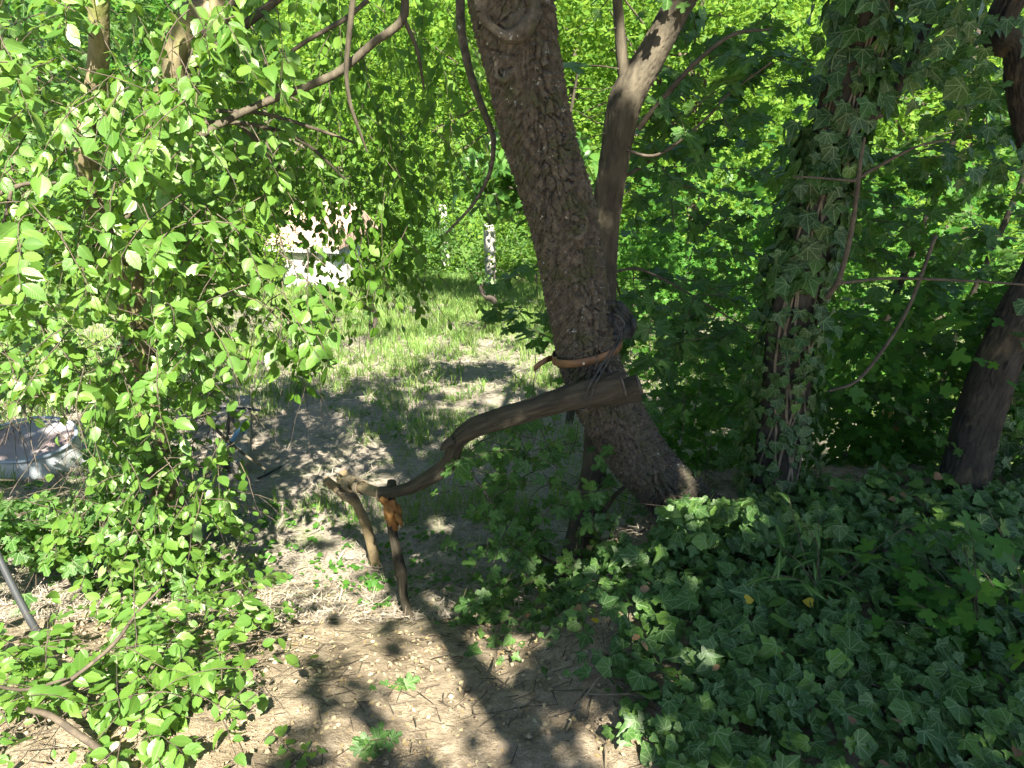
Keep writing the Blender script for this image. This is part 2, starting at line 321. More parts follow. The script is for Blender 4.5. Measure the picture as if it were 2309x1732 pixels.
IVY_C = leaf_fan([(0, 0.04), (0.12, -0.06), (0.26, -0.08), (0.33, 0.06), (0.30, 0.16), (0.48, 0.20), (0.60, 0.32), (0.40, 0.40), (0.25, 0.44), (0.18, 0.70), (0.07, 0.92), (0, 1.08)], (0, 0.24), 0.28, 0.32)
IVY_D = leaf_fan([(0, 0.0), (0.16, -0.1), (0.36, -0.12), (0.50, 0.06), (0.46, 0.2), (0.58, 0.34), (0.40, 0.52), (0.20, 0.70), (0, 0.86)], (0, 0.25), -0.02, -0.1)
IVYS = [IVY, IVY_B, IVY_C, IVY_D]
BIT = (np.array([(0, 0, 0), (0.28, 0.5, 0.07), (0, 1, 0), (-0.28, 0.5, 0.05)]), np.array([(0, 1, 2), (0, 2, 3)]), np.array([(0, 0), (0.3, 0.5), (0, 1), (-0.3, 0.5)]))
def basis(d, nrm):
    d = unit(d); x = unit(np.cross(d, nrm)); z = np.cross(x, d); return np.stack([x, d, z], -1)   # columns: across, along, up
class Leaves:
    def __init__(s): s.p = []; s.d = []; s.n = []; s.s = []
    def add(s, p, d, n, sz): s.p.append(np.atleast_2d(p)); s.d.append(np.atleast_2d(d)); s.n.append(np.atleast_2d(n)); s.s.append(np.atleast_1d(sz))
    def cat(s): return np.concatenate(s.p), unit(np.concatenate(s.d)), unit(np.concatenate(s.n)), np.concatenate(s.s)
def merge_leaves(tpl, p, d, n, sz, r=None):
    V, Fc, U = tpl; Bm = basis(d, n); v = np.einsum('nij,kj->nki', Bm, V)*sz[:, None, None]+p[:, None]
    N = len(p); k = len(V); f = (Fc[None]+(np.arange(N)*k)[:, None, None]).reshape(-1, 3)
    if r is None: r = rng.random(N)
    return MB().add(v.reshape(-1, 3), f, np.tile(U, (N, 1)), np.repeat(r, k))
def place(lv, tpl, mat, parent, singles=300, rest='foliage', name='leaf', score=None, max_rest=None):
    p, d, n, sz = lv.cat(); px, py, dep = proj(p)
    inf = (px > 5) & (px < 2304) & (py > 5) & (py < 1727) & (dep > 0.4)
    app = np.where(inf, sz/np.maximum(dep, 0.2)**(1.5), -1)
    if score is not None: app = app*score
    order = np.argsort(-app); take = order[:min(singles, int(inf.sum()))]; other = np.setdiff1d(np.arange(len(p)), take)
    tpls = tpl if isinstance(tpl, list) else [tpl]
    mes = [MB().add(*t).mesh(name, mat) for t in tpls]
    L0 = np.array(parent.location) if parent is not None else np.zeros(3); Bm = basis(d[take], n[take])
    for q, ii in enumerate(take):
        o = bpy.data.objects.new(name, mes[q % len(mes)]); COL.objects.link(o)
        m = Matrix.Identity(4)
        for a in range(3):
            for b in range(3): m[a][b] = Bm[q, a, b]*sz[ii]
            m[a][3] = p[ii, a]-L0[a]
        o.parent = parent; o.matrix_basis = m
    if len(other):
        for q, t in enumerate(tpls):
            oo = other[q::len(tpls)]
            if q == 0: mb = merge_leaves(t, p[oo], d[oo], n[oo], sz[oo])
            else:
                m2 = merge_leaves(t, p[oo], d[oo], n[oo], sz[oo]); mb.add(m2.v[0], m2.f[3][0], m2.uv[0], m2.r[0])
        return tag(mb.build(rest, mat, parent), kind='stuff')
def spray(lv, tw, start, d, length, nl, size, droop=0.5, spread=1.0, face=None, tr=0.0025, jit=0.12, upn=0.75):
    """a twig with leaves left and right of it; face pulls the leaf surfaces towards a direction"""
    n = 7; q = [np.array(start, float)]; d = unit(d)
    for k in range(n-1):
        d = unit(d+np.array([0, 0, -droop/n*1.5])+rng.normal(0, jit, 3)); q.append(q[-1]+d*length/(n-1))
    q = np.array(q); tube(tw, q, np.linspace(tr, tr*0.35, n), k=4, raw=True, cap=False)
    t = np.sort(rng.uniform(0.12, 1, nl))*(n-1); i0 = np.clip(t.astype(int), 0, n-2); u = (t-i0)[:, None]
    p = q[i0]*(1-u)+q[i0+1]*u; ax = unit(q[i0+1]-q[i0])
    side = unit(np.cross(ax, np.array([0, 0, 1])+rng.normal(0, .25, 3)))*np.where(np.arange(nl) % 2 == 0, 1, -1)[:, None]
    ld = unit(ax*rng.uniform(0.2, 0.9, (nl, 1))+side*spread+rng.normal(0, 0.28, (nl, 3))+np.array([0, 0, -0.25-droop*0.4]))
    nr = np.array([0, 0, upn])+(np.zeros(3) if face is None else np.array(face))+rng.normal(0, 0.55, (nl, 3))
    lv.add(p+ld*size*0.12, ld, nr, size*rng.uniform(0.55, 1.25, nl)); return q
def rbox(n, x0, x1, y0, y1, d0, d1): return np.array([P(a, b, c) for a, b, c in zip(rng.uniform(x0, x1, n), rng.uniform(y0, y1, n), rng.uniform(d0, d1, n))])
def rdir(n, flat=0.6):
    v = rng.normal(0, 1, (n, 3)); v[:, 2] *= flat; return unit(v)
TOCAM = np.array([0, -0.75, 0.35])

# ------------------------------------------------------------------ the leaning tree in the middle
def stem(name, lst, mat, parent, k=16, n=None, cell=None, st=2.2, depth=0.004, seed=1, tail=None, flare=1.0):
    pts, rad = pxpath(lst)
    if tail is not None: pts = np.vstack([pts, tail[0]]); rad = np.r_[rad, tail[1]]
    rad = rad*(0.95 if seed == 2 else 1.0); rad[0] *= flare
    mb = MB(); q, R = tube(mb, pts, rad, n or len(pts)*10, k, bark(cell, st, depth, seed) if cell else None)
    global TRK; TRK = mb.build(name, mat, parent); return q, R
base = P(1612, 1205, 2.85)
LT = thing('leaning_tree', base, 'thick leaning tree trunk with cracked grey bark curving up from the ivy bank', 'tree')
trunk_q, trunk_R = stem('trunk', [(1640, 1245, 2.92, 170), (1612, 1205, 2.87, 150), (1553, 1148, 2.83, 132), (1450, 1044, 2.78, 132), (1372, 925, 2.74, 142), (1334, 835, 2.71, 140), (1313, 731, 2.67, 144),
     (1292, 626, 2.63, 148), (1262, 470, 2.57, 160), (1218, 313, 2.5, 164), (1180, 150, 2.42, 172), (1153, 20, 2.37, 190), (1135, -140, 2.3, 190)], M['bark'], LT, 300, 1150, 0.032, 1.8, 0.024, 2)
tube(mb := MB(), [trunk_q[-8], trunk_q[-1], [-0.12, 2.0, 3.6], [-0.5, 1.3, 5.4]], [trunk_R[-8]*0.95, trunk_R[-1], 0.10, 0.06], 40, 24); mb.build('upper_trunk', M['bark'], LT)
mb = MB()                                                    # knots and the swollen collar of a lost limb
TRUNK = TRK
for (a, b, Yd, r) in ((1305, 508, 2.47, 0.03), (1140, 150, 2.31, 0.028), (1325, 735, 2.56, 0.03), (1145, 25, 2.26, 0.06)):
    c = P(a, b, Yd); ax = unit(CAM-c)*np.array([1, 1, 0.3]); ax = unit(ax); x = unit(np.cross(ax, [0, 0, 1])); z = np.cross(x, ax)
    mb = MB()
    for rr, hgt, tk in ((1.0, -0.006, 0.34), (0.5, -0.012, 0.3)):
        th = np.linspace(0, 2*math.pi, 22); ring = c+ax*hgt+(np.cos(th)[:, None]*x+np.sin(th)[:, None]*z*1.15)*r*rr*(1+0.22*np.sin(2*th+a)+0.12*np.sin(3*th+b))[:, None]
        tube(mb, ring, r*tk*(1+0.4*np.sin(np.linspace(0, 2*math.pi, 22)*2+b)), k=7, raw=True, cap=False)
    mb.build('knot', M['bark'], TRUNK)
def branch(lst, parent, mat='bark2', k=8, name='branch'): return stem(name, lst, M[mat], parent, k, len(lst)*7, 0.03, 2.5, 0.0012, 3)
hb = branch([(1039, -60, 2.62, 24), (1039, 54, 2.62, 21), (1057, 155, 2.64, 19), (1083, 231, 2.66, 17), (1108, 296, 2.68, 14), (1113, 325, 2.68, 12), (1104, 390, 2.7, 10), (1068, 459, 2.72, 8), (1006, 526, 2.74, 5)], LT, 'bark')

# ------------------------------------------------------------------ tree with two stems on the left, its hanging branches
FT = thing('forked_tree', G(440, 1340), 'slender forked tree with sunlit ochre bark wrapped in bright oval leaves', 'tree')
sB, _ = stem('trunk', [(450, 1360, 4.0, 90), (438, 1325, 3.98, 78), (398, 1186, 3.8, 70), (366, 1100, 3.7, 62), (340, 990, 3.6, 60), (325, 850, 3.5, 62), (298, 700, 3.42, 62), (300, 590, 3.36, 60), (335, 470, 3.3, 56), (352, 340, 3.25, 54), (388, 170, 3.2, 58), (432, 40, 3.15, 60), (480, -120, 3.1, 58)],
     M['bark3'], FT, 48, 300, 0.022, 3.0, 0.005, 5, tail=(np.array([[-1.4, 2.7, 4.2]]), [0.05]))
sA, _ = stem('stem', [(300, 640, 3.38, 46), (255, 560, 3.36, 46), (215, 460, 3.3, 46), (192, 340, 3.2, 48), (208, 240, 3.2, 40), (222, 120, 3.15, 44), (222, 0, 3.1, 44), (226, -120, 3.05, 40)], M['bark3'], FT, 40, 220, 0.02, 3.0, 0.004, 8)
BR = []
for lst in ([(905, -60, 3.1, 20), (909, 40, 3.12, 20), (840, 98, 3.12, 18), (750, 170, 3.1, 19), (597, 231, 3.05, 18), (506, 275, 3.0, 18), (434, 322, 2.95, 17), (362, 401, 2.9, 15), (307, 467, 2.85, 13), (235, 539, 2.8, 9), (188, 568, 2.78, 5)],
            [(909, 40, 3.12, 12), (924, 72, 3.14, 11), (942, 119, 3.16, 9), (956, 202, 3.2, 5)],
            [(800, -40, 3.0, 14), (786, 90, 3.02, 13), (781, 163, 3.04, 11), (790, 235, 3.06, 9), (815, 307, 3.1, 7), (828, 343, 3.12, 4)],
            [(488, 250, 3.2, 9), (597, 257, 3.25, 9), (705, 289, 3.3, 8), (800, 322, 3.4, 5)],
            [(441, 277, 3.2, 10), (542, 278, 3.25, 11), (633, 297, 3.3, 9), (705, 336, 3.35, 8), (778, 405, 3.4, 5)],
            [(542, 282, 3.3, 11), (586, 325, 3.35, 10), (633, 383, 3.4, 5)],
            [(430, 160, 3.15, 24), (452, 90, 3.12, 22), (532, 0, 3.08, 20), (600, -80, 3.05, 18)],
            [(440, 146, 3.15, 22), (506, 94, 3.15, 21), (579, 36, 3.18, 19), (650, -20, 3.2, 18)],
            [(611, 170, 3.3, 7), (669, 108, 3.3, 9), (778, 43, 3.3, 11), (830, 0, 3.3, 12)],
            [(-20, 445, 2.6, 12), (54, 416, 2.65, 10), (127, 412, 2.7, 6)], [(25, 430, 2.62, 9), (10, 500, 2.6, 8), (-10, 580, 2.6, 7)],
            [(480, 880, 3.5, 6), (470, 830, 3.5, 7), (500, 805, 3.5, 7), (580, 815, 3.4, 5)], [(345, 800, 3.42, 12), (430, 905, 3.35, 9), (520, 1000, 3.2, 7), (600, 1060, 3.1, 4)]):
    BR.append(branch(lst, FT, 'twig' if lst[0][3] < 10 else 'bark2'))

# ------------------------------------------------------------------ maple behind the leaning tree, ivy tree, right-hand tree
MT = thing('maple_tree', G(1285, 1352), 'slim brown maple trunk rising behind the leaning tree with lobed leaves', 'tree')
mq, _ = stem('trunk', [(1283, 1375, 2.92, 100), (1288, 1330, 2.92, 82), (1310, 1200, 3.0, 62), (1340, 1050, 3.05, 55), (1350, 900, 3.1, 56), (1362, 600, 3.15, 54), (1368, 480, 3.15, 62), (1390, 330, 3.12, 64), (1414, 220, 3.1, 74), (1470, 125, 3.1, 64), (1530, 10, 3.1, 62), (1600, -140, 3.1, 60)],
     M['bark2'], MT, 84, 520, 0.013, 4.5, 0.008, 11, tail=(np.array([[1.3, 2.9, 3.8]]), [0.04]))
branch([(1412, 190, 3.1, 34), (1402, 120, 3.1, 26), (1392, 0, 3.1, 22), (1385, -90, 3.1, 20)], MT)
for lst in ([(1392, 330, 3.1, 8), (1480, 350, 3.0, 7), (1590, 270, 2.9, 6), (1640, 215, 2.9, 5), (1740, 140, 2.85, 4)], [(1440, 290, 3.1, 14), (1480, 240, 3.05, 12), (1560, 150, 3.0, 11), (1650, 80, 2.95, 9), (1735, 66, 2.9, 5)],
            [(1345, 1180, 3.0, 12), (1385, 1120, 2.95, 10), (1430, 1080, 2.9, 7), (1500, 1010, 2.85, 4)], [(1290, 1290, 2.9, 7), (1180, 1230, 2.85, 6), (1120, 1150, 2.8, 5), (1060, 1060, 2.8, 3)],
            [(1370, 420, 3.2, 9), (1440, 380, 3.2, 8), (1530, 320, 3.2, 5)], [(1362, 620, 3.3, 8), (1450, 610, 3.3, 6), (1600, 690, 3.3, 4), (1700, 750, 3.3, 3)]):
    branch(lst, MT, 'twig')
IT = thing('ivy_clad_tree', G(1737, 1180), 'upright dark tree trunk overgrown with ivy beside the leaning tree', 'tree')
iq, iR = stem('trunk', [(1728, 1215, 2.98, 125), (1735, 1160, 2.95, 104), (1765, 940, 2.92, 102), (1785, 730, 2.9, 102), (1832, 520, 2.88, 100), (1884, 300, 2.85, 100), (1928, 120, 2.82, 102), (1970, -40, 2.8, 102), (2010, -220, 2.75, 96)],
     M['barkd'], IT, 96, 520, 0.018, 1.8, 0.010, 17, tail=(np.array([[1.85, 2.4, 3.8], [1.7, 1.6, 5.0]]), [0.08, 0.05]))
for lst in ([(1850, 590, 2.78, 12), (1835, 690, 2.8, 10), (1890, 640, 2.72, 12), (1912, 560, 2.7, 11)][2:]+[(1928, 470, 2.68, 10), (1940, 370, 2.66, 9), (1950, 310, 2.66, 5)], [(1925, 408, 2.67, 8), (1990, 370, 2.65, 8), (2070, 330, 2.6, 5), (2140, 315, 2.6, 4)],
            [(1925, 408, 2.67, 6), (1860, 402, 2.65, 5), (1790, 398, 2.62, 3)], [(1885, 640, 2.72, 8), (2000, 628, 2.7, 7), (2150, 632, 2.65, 6), (2309, 642, 2.6, 5), (2380, 650, 2.6, 4)],
            [(1905, 260, 2.9, 34), (1990, 250, 2.95, 30), (2030, 180, 3.0, 26), (2075, 90, 3.0, 22), (2120, 0, 3.0, 18)], [(1850, 690, 2.8, 14), (1880, 650, 2.74, 13), (1895, 630, 2.71, 12)],
            [(2110, 530, 2.9, 9), (2050, 690, 2.85, 8), (1990, 790, 2.8, 8), (1930, 860, 2.76, 8), (1870, 882, 2.75, 5)]):
    branch(lst, IT, 'barkd' if lst[0][3] > 20 else 'twig')
RT = thing('bent_tree', P(2150, 1190, 2.86), 'bent dark tree with flaking bark at the right edge above the ivy', 'tree')
rq, rR = stem('trunk', [(2150, 1240, 2.9, 140), (2156, 1180, 2.88, 112), (2178, 1060, 2.9, 98), (2212, 930, 2.95, 92), (2252, 810, 3.0, 88), (2305, 690, 3.05, 84), (2365, 560, 3.08, 76), (2368, 430, 3.1, 68), (2318, 280, 3.1, 60), (2298, 120, 3.1, 58), (2310, -60, 3.1, 58)],
     M['barkr'], RT, 110, 520, 0.016, 4.0, 0.013, 23, tail=(np.array([[2.5, 2.6, 3.8], [2.2, 1.6, 5.0]]), [0.07, 0.05]))

# ------------------------------------------------------------------ leaf masses
def filt(lv, rules):                                         # thin leaves out where the photograph shows through: (x0,x1,y0,y1,keep)
    p, d, n, s = lv.cat(); x, y, dep = proj(p); keep = np.ones(len(p), bool); u = rng.random(len(p))
    for x0, x1, y0, y1, k in rules: keep &= ~((x > x0) & (x < x1) & (y > y0) & (y < y1) & (u > k))
    o = Leaves(); o.add(p[keep], d[keep], n[keep], s[keep]); return o
def sprays(lv, tw, starts, dirs, length, nl, size, **kw):
    for p, d in zip(starts, dirs): spray(lv, tw, p, d, length*rng.uniform(0.6, 1.3), int(nl*rng.uniform(0.7, 1.3)), size*rng.uniform(0.8, 1.15), **kw)
OPEN = [(-30, 200, 900, 1125, 0.06), (560, 1180, 905, 1420, 0.0), (430, 560, 910, 1085, 0.25), (740, 1200, 770, 910, 0.0), (480, 740, 850, 920, 0.25), (800, 1200, 700, 780, 0.06), (470, 620, 640, 860, 0.5),
        (585, 690, 500, 665, 0.1), (270, 345, 600, 860, 0.4), (315, 400, 880, 1140, 0.4), (690, 790, 500, 665, 0.45), (1000, 1190, 420, 720, 0.1), (690, 1180, 640, 720, 0.45), (190, 245, 290, 480, 0.3), (365, 440, 0, 170, 0.1), (195, 245, 0, 190, 0.25), (300, 420, 900, 1140, 0.55), (0, 130, 1270, 1420, 0.1)]
lv = Leaves(); tw = MB()
A = lambda n, *b: rbox(n, *b)
def dn(n, z=-0.4): d = rdir(n, 0.5); d[:, 2] += z; d[:, 1] -= 0.15; return unit(d)
for n, b in ((130, (-60, 470, 120, 520, 2.35, 3.3)), (165, (-60, 520, 450, 880, 2.35, 3.4)), (75, (200, 560, 780, 1120, 2.6, 3.5)), (80, (40, 520, 1030, 1280, 2.6, 3.7)), (25, (-40, 230, 780, 930, 2.3, 3.0)), (34, (440, 640, 250, 700, 2.6, 3.3)), (16, (560, 720, 560, 760, 2.5, 2.8)), (75, (-60, 640, -120, 170, 2.5, 3.6)), (60, (200, 480, 380, 1250, 2.7, 3.6))):
    sprays(lv, tw, A(n, *b), dn(n), 0.34, 13, 0.058, droop=0.7, face=TOCAM*0.6)
lv = filt(lv, OPEN); place(lv, ELMS, M['elm'], FT, 300, 'foliage')
tag(tw.build('twigs', M['twig'], FT), kind='stuff')
# curtain of thinner hanging twigs behind, deeper in the shade
lv = Leaves(); tw = MB()
for n, b in ((150, (420, 1060, -80, 300, 3.6, 5.4)), (130, (430, 1010, 250, 520, 3.4, 5.2)), (46, (560, 980, 480, 660, 3.2, 4.6)), (14, (560, 760, 640, 780, 2.9, 3.6))):
    d = rdir(n, 0.3); d[:, 2] -= 1.1; sprays(lv, tw, A(n, *b), d, 0.6, 16, 0.056, droop=0.9, spread=0.8, tr=0.002)
lv = filt(lv, OPEN+[(960, 1210, 250, 640, 0.35)]); place(lv, ELM_LO, M['hang'], FT, 0, 'hanging_foliage'); tag(tw.build('hanging_twigs', M['twig'], FT), kind='stuff')

# dark bush behind the forked tree, at the left edge
DB = thing('shaded_bush', (-4.6, 4.4, H(-4.6, 4.4)), 'dark shaded bush behind the forked tree at the left edge', 'bush')
lv = Leaves(); tw = MB()
for n, b in ((120, (-120, 400, -60, 460, 4.2, 6.0)), (130, (-120, 440, 400, 900, 4.2, 6.0)), (40, (170, 420, 860, 1060, 4.3, 5.4)), (95, (-80, 420, 1080, 1290, 2.9, 4.0))):
    sprays(lv, tw, A(n, *b), rdir(n), 0.5, 14, 0.075, droop=0.6)
lv = filt(lv, OPEN[:1]+[(0, 130, 1270, 1420, 0.1), (440, 700, 500, 1080, 0.15)]); place(lv, MAPLE_LO, M['maple'], DB, 150); tag(tw.build('twigs', M['twig'], DB), kind='stuff')
s_ = np.array(DB.location); tube(tw2 := MB(), [s_, s_+[0.1, 0.1, 1.2], s_+[-0.1, 0.5, 3.2]], [0.06, 0.05, 0.03]); tw2.build('trunk', M['barkd'], DB)

# maple foliage (right of the middle and round the trunk's foot)
MF = [(1160, 1480, 820, 1000, 0.25), (940, 1080, 0, 1000, 0.0), (1380, 1620, 930, 1240, 0.04), (1190, 1400, 0, 700, 0.12), (1430, 1560, 1000, 1150, 0.3), (1240, 1310, 960, 1340, 0.6), (950, 1060, 1000, 1400, 0.4)]
lv = Leaves(); tw = MB()
for n, b, sz in ((46, (1330, 1760, -60, 330, 2.9, 3.9), 0.085), (60, (1330, 1720, 300, 800, 3.1, 4.2), 0.08), (40, (1330, 1720, 700, 1010, 3.0, 4.0), 0.08), (12, (1150, 1240, 560, 800, 3.0, 3.3), 0.08), (105, (1080, 1430, 950, 1370, 2.62, 3.1), 0.06), (20, (1400, 1680, 950, 1150, 3.0, 3.6), 0.07)):
    sprays(lv, tw, A(n, *b), rdir(n, 0.4), 0.34, 9, sz, droop=0.35, upn=1.0, face=TOCAM*0.35)
for px_, py_ in ((1060, 1060), (1030, 1110), (1100, 1150), (1120, 1230)): sprays(lv, tw, A(2, px_-20, px_+20, py_-20, py_+20, 2.75, 2.85), rdir(2, 0.4), 0.14, 5, 0.05, droop=0.2)
lv = filt(lv, MF); place(lv, MAPLE, M['maple'], MT, 300); tag(tw.build('twigs', M['twig'], MT), kind='stuff')

# right side: another maple thicket and undergrowth on the lower ground
TH = thing('maple_thicket', (2.6, 4.6, H(2.6, 4.6)), 'thicket of lobed maple leaves between the ivy-clad trunk and the right edge', 'bush')
lv = Leaves(); tw = MB()
for n, b, sz in ((85, (1800, 2400, 0, 420, 3.3, 4.8), 0.08), (105, (1830, 2400, 380, 760, 3.2, 4.8), 0.08), (80, (1830, 2280, 700, 1080, 3.2, 4.6), 0.078)):
    sprays(lv, tw, A(n, *b), rdir(n, 0.4), 0.4, 10, sz, droop=0.3, upn=1.0, face=TOCAM*0.3)
place(lv, MAPLE, M['maple'], TH, 220); tag(tw.build('twigs', M['twig'], TH), kind='stuff')
for bx_, by_ in ((2.4, 4.6), (3.1, 4.9)):
    s_ = np.array([bx_, by_, float(H(bx_, by_))-0.05]); tube(t2 := MB(), [s_, s_+[0.05, 0.1, 1.1], s_+[0.25, 0.0, 2.6], s_+[0.3, 0.2, 4.2]], [0.026, 0.022, 0.018, 0.01]); t2.build('stem', M['barkd'], TH)
lv = Leaves()
def blobs(lv, cs, rad, nper, size, shell=0.55, flat=0.75, upn=0.6):
    for c, r in zip(cs, np.broadcast_to(rad, (len(cs),))):
        n = int(nper*rng.uniform(0.7, 1.3)); v = rdir(n, 1.0); p = c+v*r*rng.uniform(shell, 1, (n, 1))**0.7*np.array([1, 1, flat])
        lv.add(p, rdir(n, 0.5)+np.array([0, 0, -0.3]), v*0.6+np.array([0, 0, upn])+rng.normal(0, 0.35, (n, 3)), size*rng.uniform(0.6, 1.3, n))
n = 230; xs = rng.uniform(1.2, 8.0, n); ys = rng.uniform(4.3, 10.5, n); zs = H(xs, ys)+rng.uniform(0.0, 2.6, n)
blobs(lv, np.stack([xs, ys, zs], -1), rng.uniform(0.25, 0.5, n), 90, 0.075)
n = 150; xs = rng.uniform(0.9, 4.2, n); ys = rng.uniform(3.0, 4.6, n); ok = ~((xs < 1.5) & (ys < 3.7)); xs, ys = xs[ok], ys[ok]; blobs(lv, np.stack([xs, ys, H(xs, ys)+rng.uniform(0, 0.9, len(xs))], -1), rng.uniform(0.15, 0.32, len(xs)), 46, 0.062)
p, d, n_, s_ = lv.cat(); ug = merge_leaves(MAPLE_LO, p, d, n_, s_).build('undergrowth', M['under']); tag(ug, 'dense shaded undergrowth of green leaves behind the ivy-clad trunk', 'undergrowth', kind='stuff')

# ------------------------------------------------------------------ ivy: on the trunk, on the bank, on the right-hand tree
def on_stem(q, R, n, f0, f1, side0, side1, out=0.03):
    i0 = np.clip((rng.uniform(f0, f1, n)*(len(q)-1)).astype(int), 1, len(q)-2); T = unit(q[i0+1]-q[i0-1])
    toc = unit(CAM-q[i0]); toc = unit(toc-T*np.sum(toc*T, 1, keepdims=True)); rt = np.cross(T, toc)
    a = rng.uniform(side0, side1, n); nrm = toc*np.cos(a)[:, None]+rt*np.sin(a)[:, None]
    return q[i0]+nrm*(R[i0][:, None]+np.abs(rng.normal(0, out, n))[:, None]+0.008), nrm, T
IV = thing('climbing_ivy', iq[20], 'glossy dark ivy with pale stems climbing the upright trunk', 'ivy')
lv = Leaves()
for n, f0, f1, out in ((700, 0.40, 1.05, 0.04), (720, 0.02, 0.45, 0.03), (460, 0.60, 1.12, 0.12), (120, 0.0, 0.1, 0.05)):
    p, nr, T = on_stem(iq, iR, n, f0*0.72, f1*0.72, -2.0, 2.0, out)
    lv.add(p, -T*1.0+rng.normal(0, 0.45, (n, 3))+nr*0.35, nr+rng.normal(0, 0.3, (n, 3))+np.array([0, 0, 0.35]), rng.uniform(0.032, 0.075, n)*np.where(p[:, 2] > 1.0, 1.15, 0.85))
pt = rbox(130, 1980, 2240, -20, 230, 2.6, 3.0); lv.add(pt, rdir(130)+[0, 0, -0.8], TOCAM+rng.normal(0, 0.4, (130, 3)), rng.uniform(0.04, 0.08, 130))
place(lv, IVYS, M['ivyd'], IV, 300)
for k in range(7):
    f = np.linspace(0.02, rng.uniform(0.3, 0.66), 26); i0 = (f*(len(iq)-1)).astype(int); T = unit(np.gradient(iq, axis=0))[i0]
    toc = unit(CAM-iq[i0]); toc = unit(toc-T*np.sum(toc*T, 1, keepdims=True)); rt = np.cross(T, toc)
    a = rng.uniform(-0.9, 0.9)+0.6*np.sin(f*rng.uniform(12, 22)+k)+np.cumsum(rng.normal(0, 0.07, 26))
    q = iq[i0]+(toc*np.cos(a)[:, None]+rt*np.sin(a)[:, None])*(iR[i0][:, None]+0.008)
    tube(mb := MB(), q, np.linspace(rng.uniform(0.0045, 0.008), 0.0025, 26), 60, 6); mb.build('ivy_stem', M['vine'], IV)
YL = MB(); p, nr, T = on_stem(iq, iR, 7, 0.4, 0.7, -0.8, 0.8, 0.05); Bm = merge_leaves(IVY_B, p, -T, nr, np.full(7, 0.045)); tag(Bm.build('yellow_leaves', M['yellow'], IV), kind='stuff')

RI = thing('edge_ivy', P(2290, 1150, 2.7), 'curtain of dark ivy hanging behind the bent tree at the right edge', 'ivy')
n = 420; px_ = rng.uniform(2190, 2420, n); py_ = rng.uniform(640, 1240, n); keep = px_ > 2300-(py_-700)*0.28
p = np.array([P(a, b, c) for a, b, c in zip(px_, py_, rng.uniform(2.9, 3.2, n))])[keep]; n = len(p)
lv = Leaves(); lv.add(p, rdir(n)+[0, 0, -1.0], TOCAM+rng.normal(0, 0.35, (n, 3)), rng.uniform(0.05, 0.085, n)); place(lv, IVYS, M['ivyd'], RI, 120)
p2 = rbox(60, 2120, 2330, 20, 420, 2.8, 3.0); 
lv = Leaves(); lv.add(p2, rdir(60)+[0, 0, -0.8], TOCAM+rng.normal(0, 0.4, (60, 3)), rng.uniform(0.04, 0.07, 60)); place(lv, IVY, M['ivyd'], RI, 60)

from_poly = [(930, 1440), (1000, 1385), (1110, 1345), (1250, 1310), (1420, 1275), (1540, 1230), (1620, 1200), (1700, 1130), (1790, 1120), (2060, 1120), (2420, 1080), (2420, 1900), (1560, 1900), (1480, 1740), (1380, 1690), (1300, 1600), (1180, 1540), (1020, 1500)]
def inpoly(x, y, poly):
    c = np.zeros(len(x), bool); j = len(poly)-1
    for i in range(len(poly)):
        (xi, yi), (xj, yj) = poly[i], poly[j]
        c ^= ((yi > y) != (yj > y)) & (x < (xj-xi)*(y-yi)/(yj-yi+1e-9)+xi); j = i
    return c
BI = thing('ground_ivy', (1.2, 2.0, H(1.2, 2.0)), 'carpet of veined dark ivy leaves covering the bank below the trees', 'ivy')
N0 = 21000; x = rng.uniform(-0.4, 3.2, N0); y = rng.uniform(0.9, 3.6, N0); z = H(x, y); q = np.stack([x, y, z], -1); px_, py_, _ = proj(q)
pat = wav(x, y, 5.5, 5, 4); edge = sst(1000, 1720, px_+0.35*(1600-py_))
ok = inpoly(px_+150*wav(x, y, 7, 4, 2), py_+70*wav(x, y, 7, 4, 9), from_poly) & (rng.random(N0) < np.clip(0.05+0.75*edge**1.3+0.7*pat*np.clip(edge+0.3, 0, 1), 0.015, 0.9)) & ~((px_ < 1650) & (py_ > 1560) & (pat < 0.12))
q = q[ok]; n = len(q); q[:, 2] += rng.uniform(0.005, 0.11, n)*np.clip(edge[ok]+0.25, 0, 1); small = np.where(px_[ok] < 1400, 0.8, 1.0)
lv = Leaves(); lv.add(q, rdir(n, 0.25)+np.array([0, -0.45, -0.15]), np.array([0, -0.5, 1.0])+rng.normal(0, 0.33, (n, 3)), (0.024+0.06*rng.random(n)**1.6)*small)
place(lv, IVYS, M['ivy'], BI, 300)
ii = rng.choice(n, 46, replace=False); lv = Leaves(); lv.add(q[ii]+[0, 0, 0.03], rdir(46, 0.2), np.array([0, -0.4, 1.0])+rng.normal(0, .3, (46, 3)), rng.uniform(0.02, 0.042, 46)); place(lv, [ELM, IVY_B], M['brown'], BI, 46, name='dead_leaf')
ii = rng.choice(n, 5, replace=False); lv = Leaves(); lv.add(q[ii]+[0, 0, 0.04], rdir(5, 0.2), np.array([0, -0.5, 1.0])+rng.normal(0, .5, (5, 3)), rng.uniform(0.022, 0.036, 5)); place(lv, IVY_B, M['yellow'], BI, 5, name='yellow_leaf')
for k in range(16):
    a = rng.uniform(1080, 2250); b = rng.uniform(1380, 1720); s0 = G(a, b); d = rdir(1)[0]; d[2] = 0; t = np.linspace(0, rng.uniform(0.3, 0.8), 14)
    pp = s0+t[:, None]*d+np.stack([0.05*np.sin(t*9+k), 0.05*np.cos(t*8+k), 0*t], -1); pp[:, 2] = H(pp[:, 0], pp[:, 1])+0.015+0.02*np.sin(t*11+k)
    tube(mb := MB(), pp, np.linspace(0.004, 0.002, 14), 30, 5); mb.build('ivy_runner', M['vine'], BI)
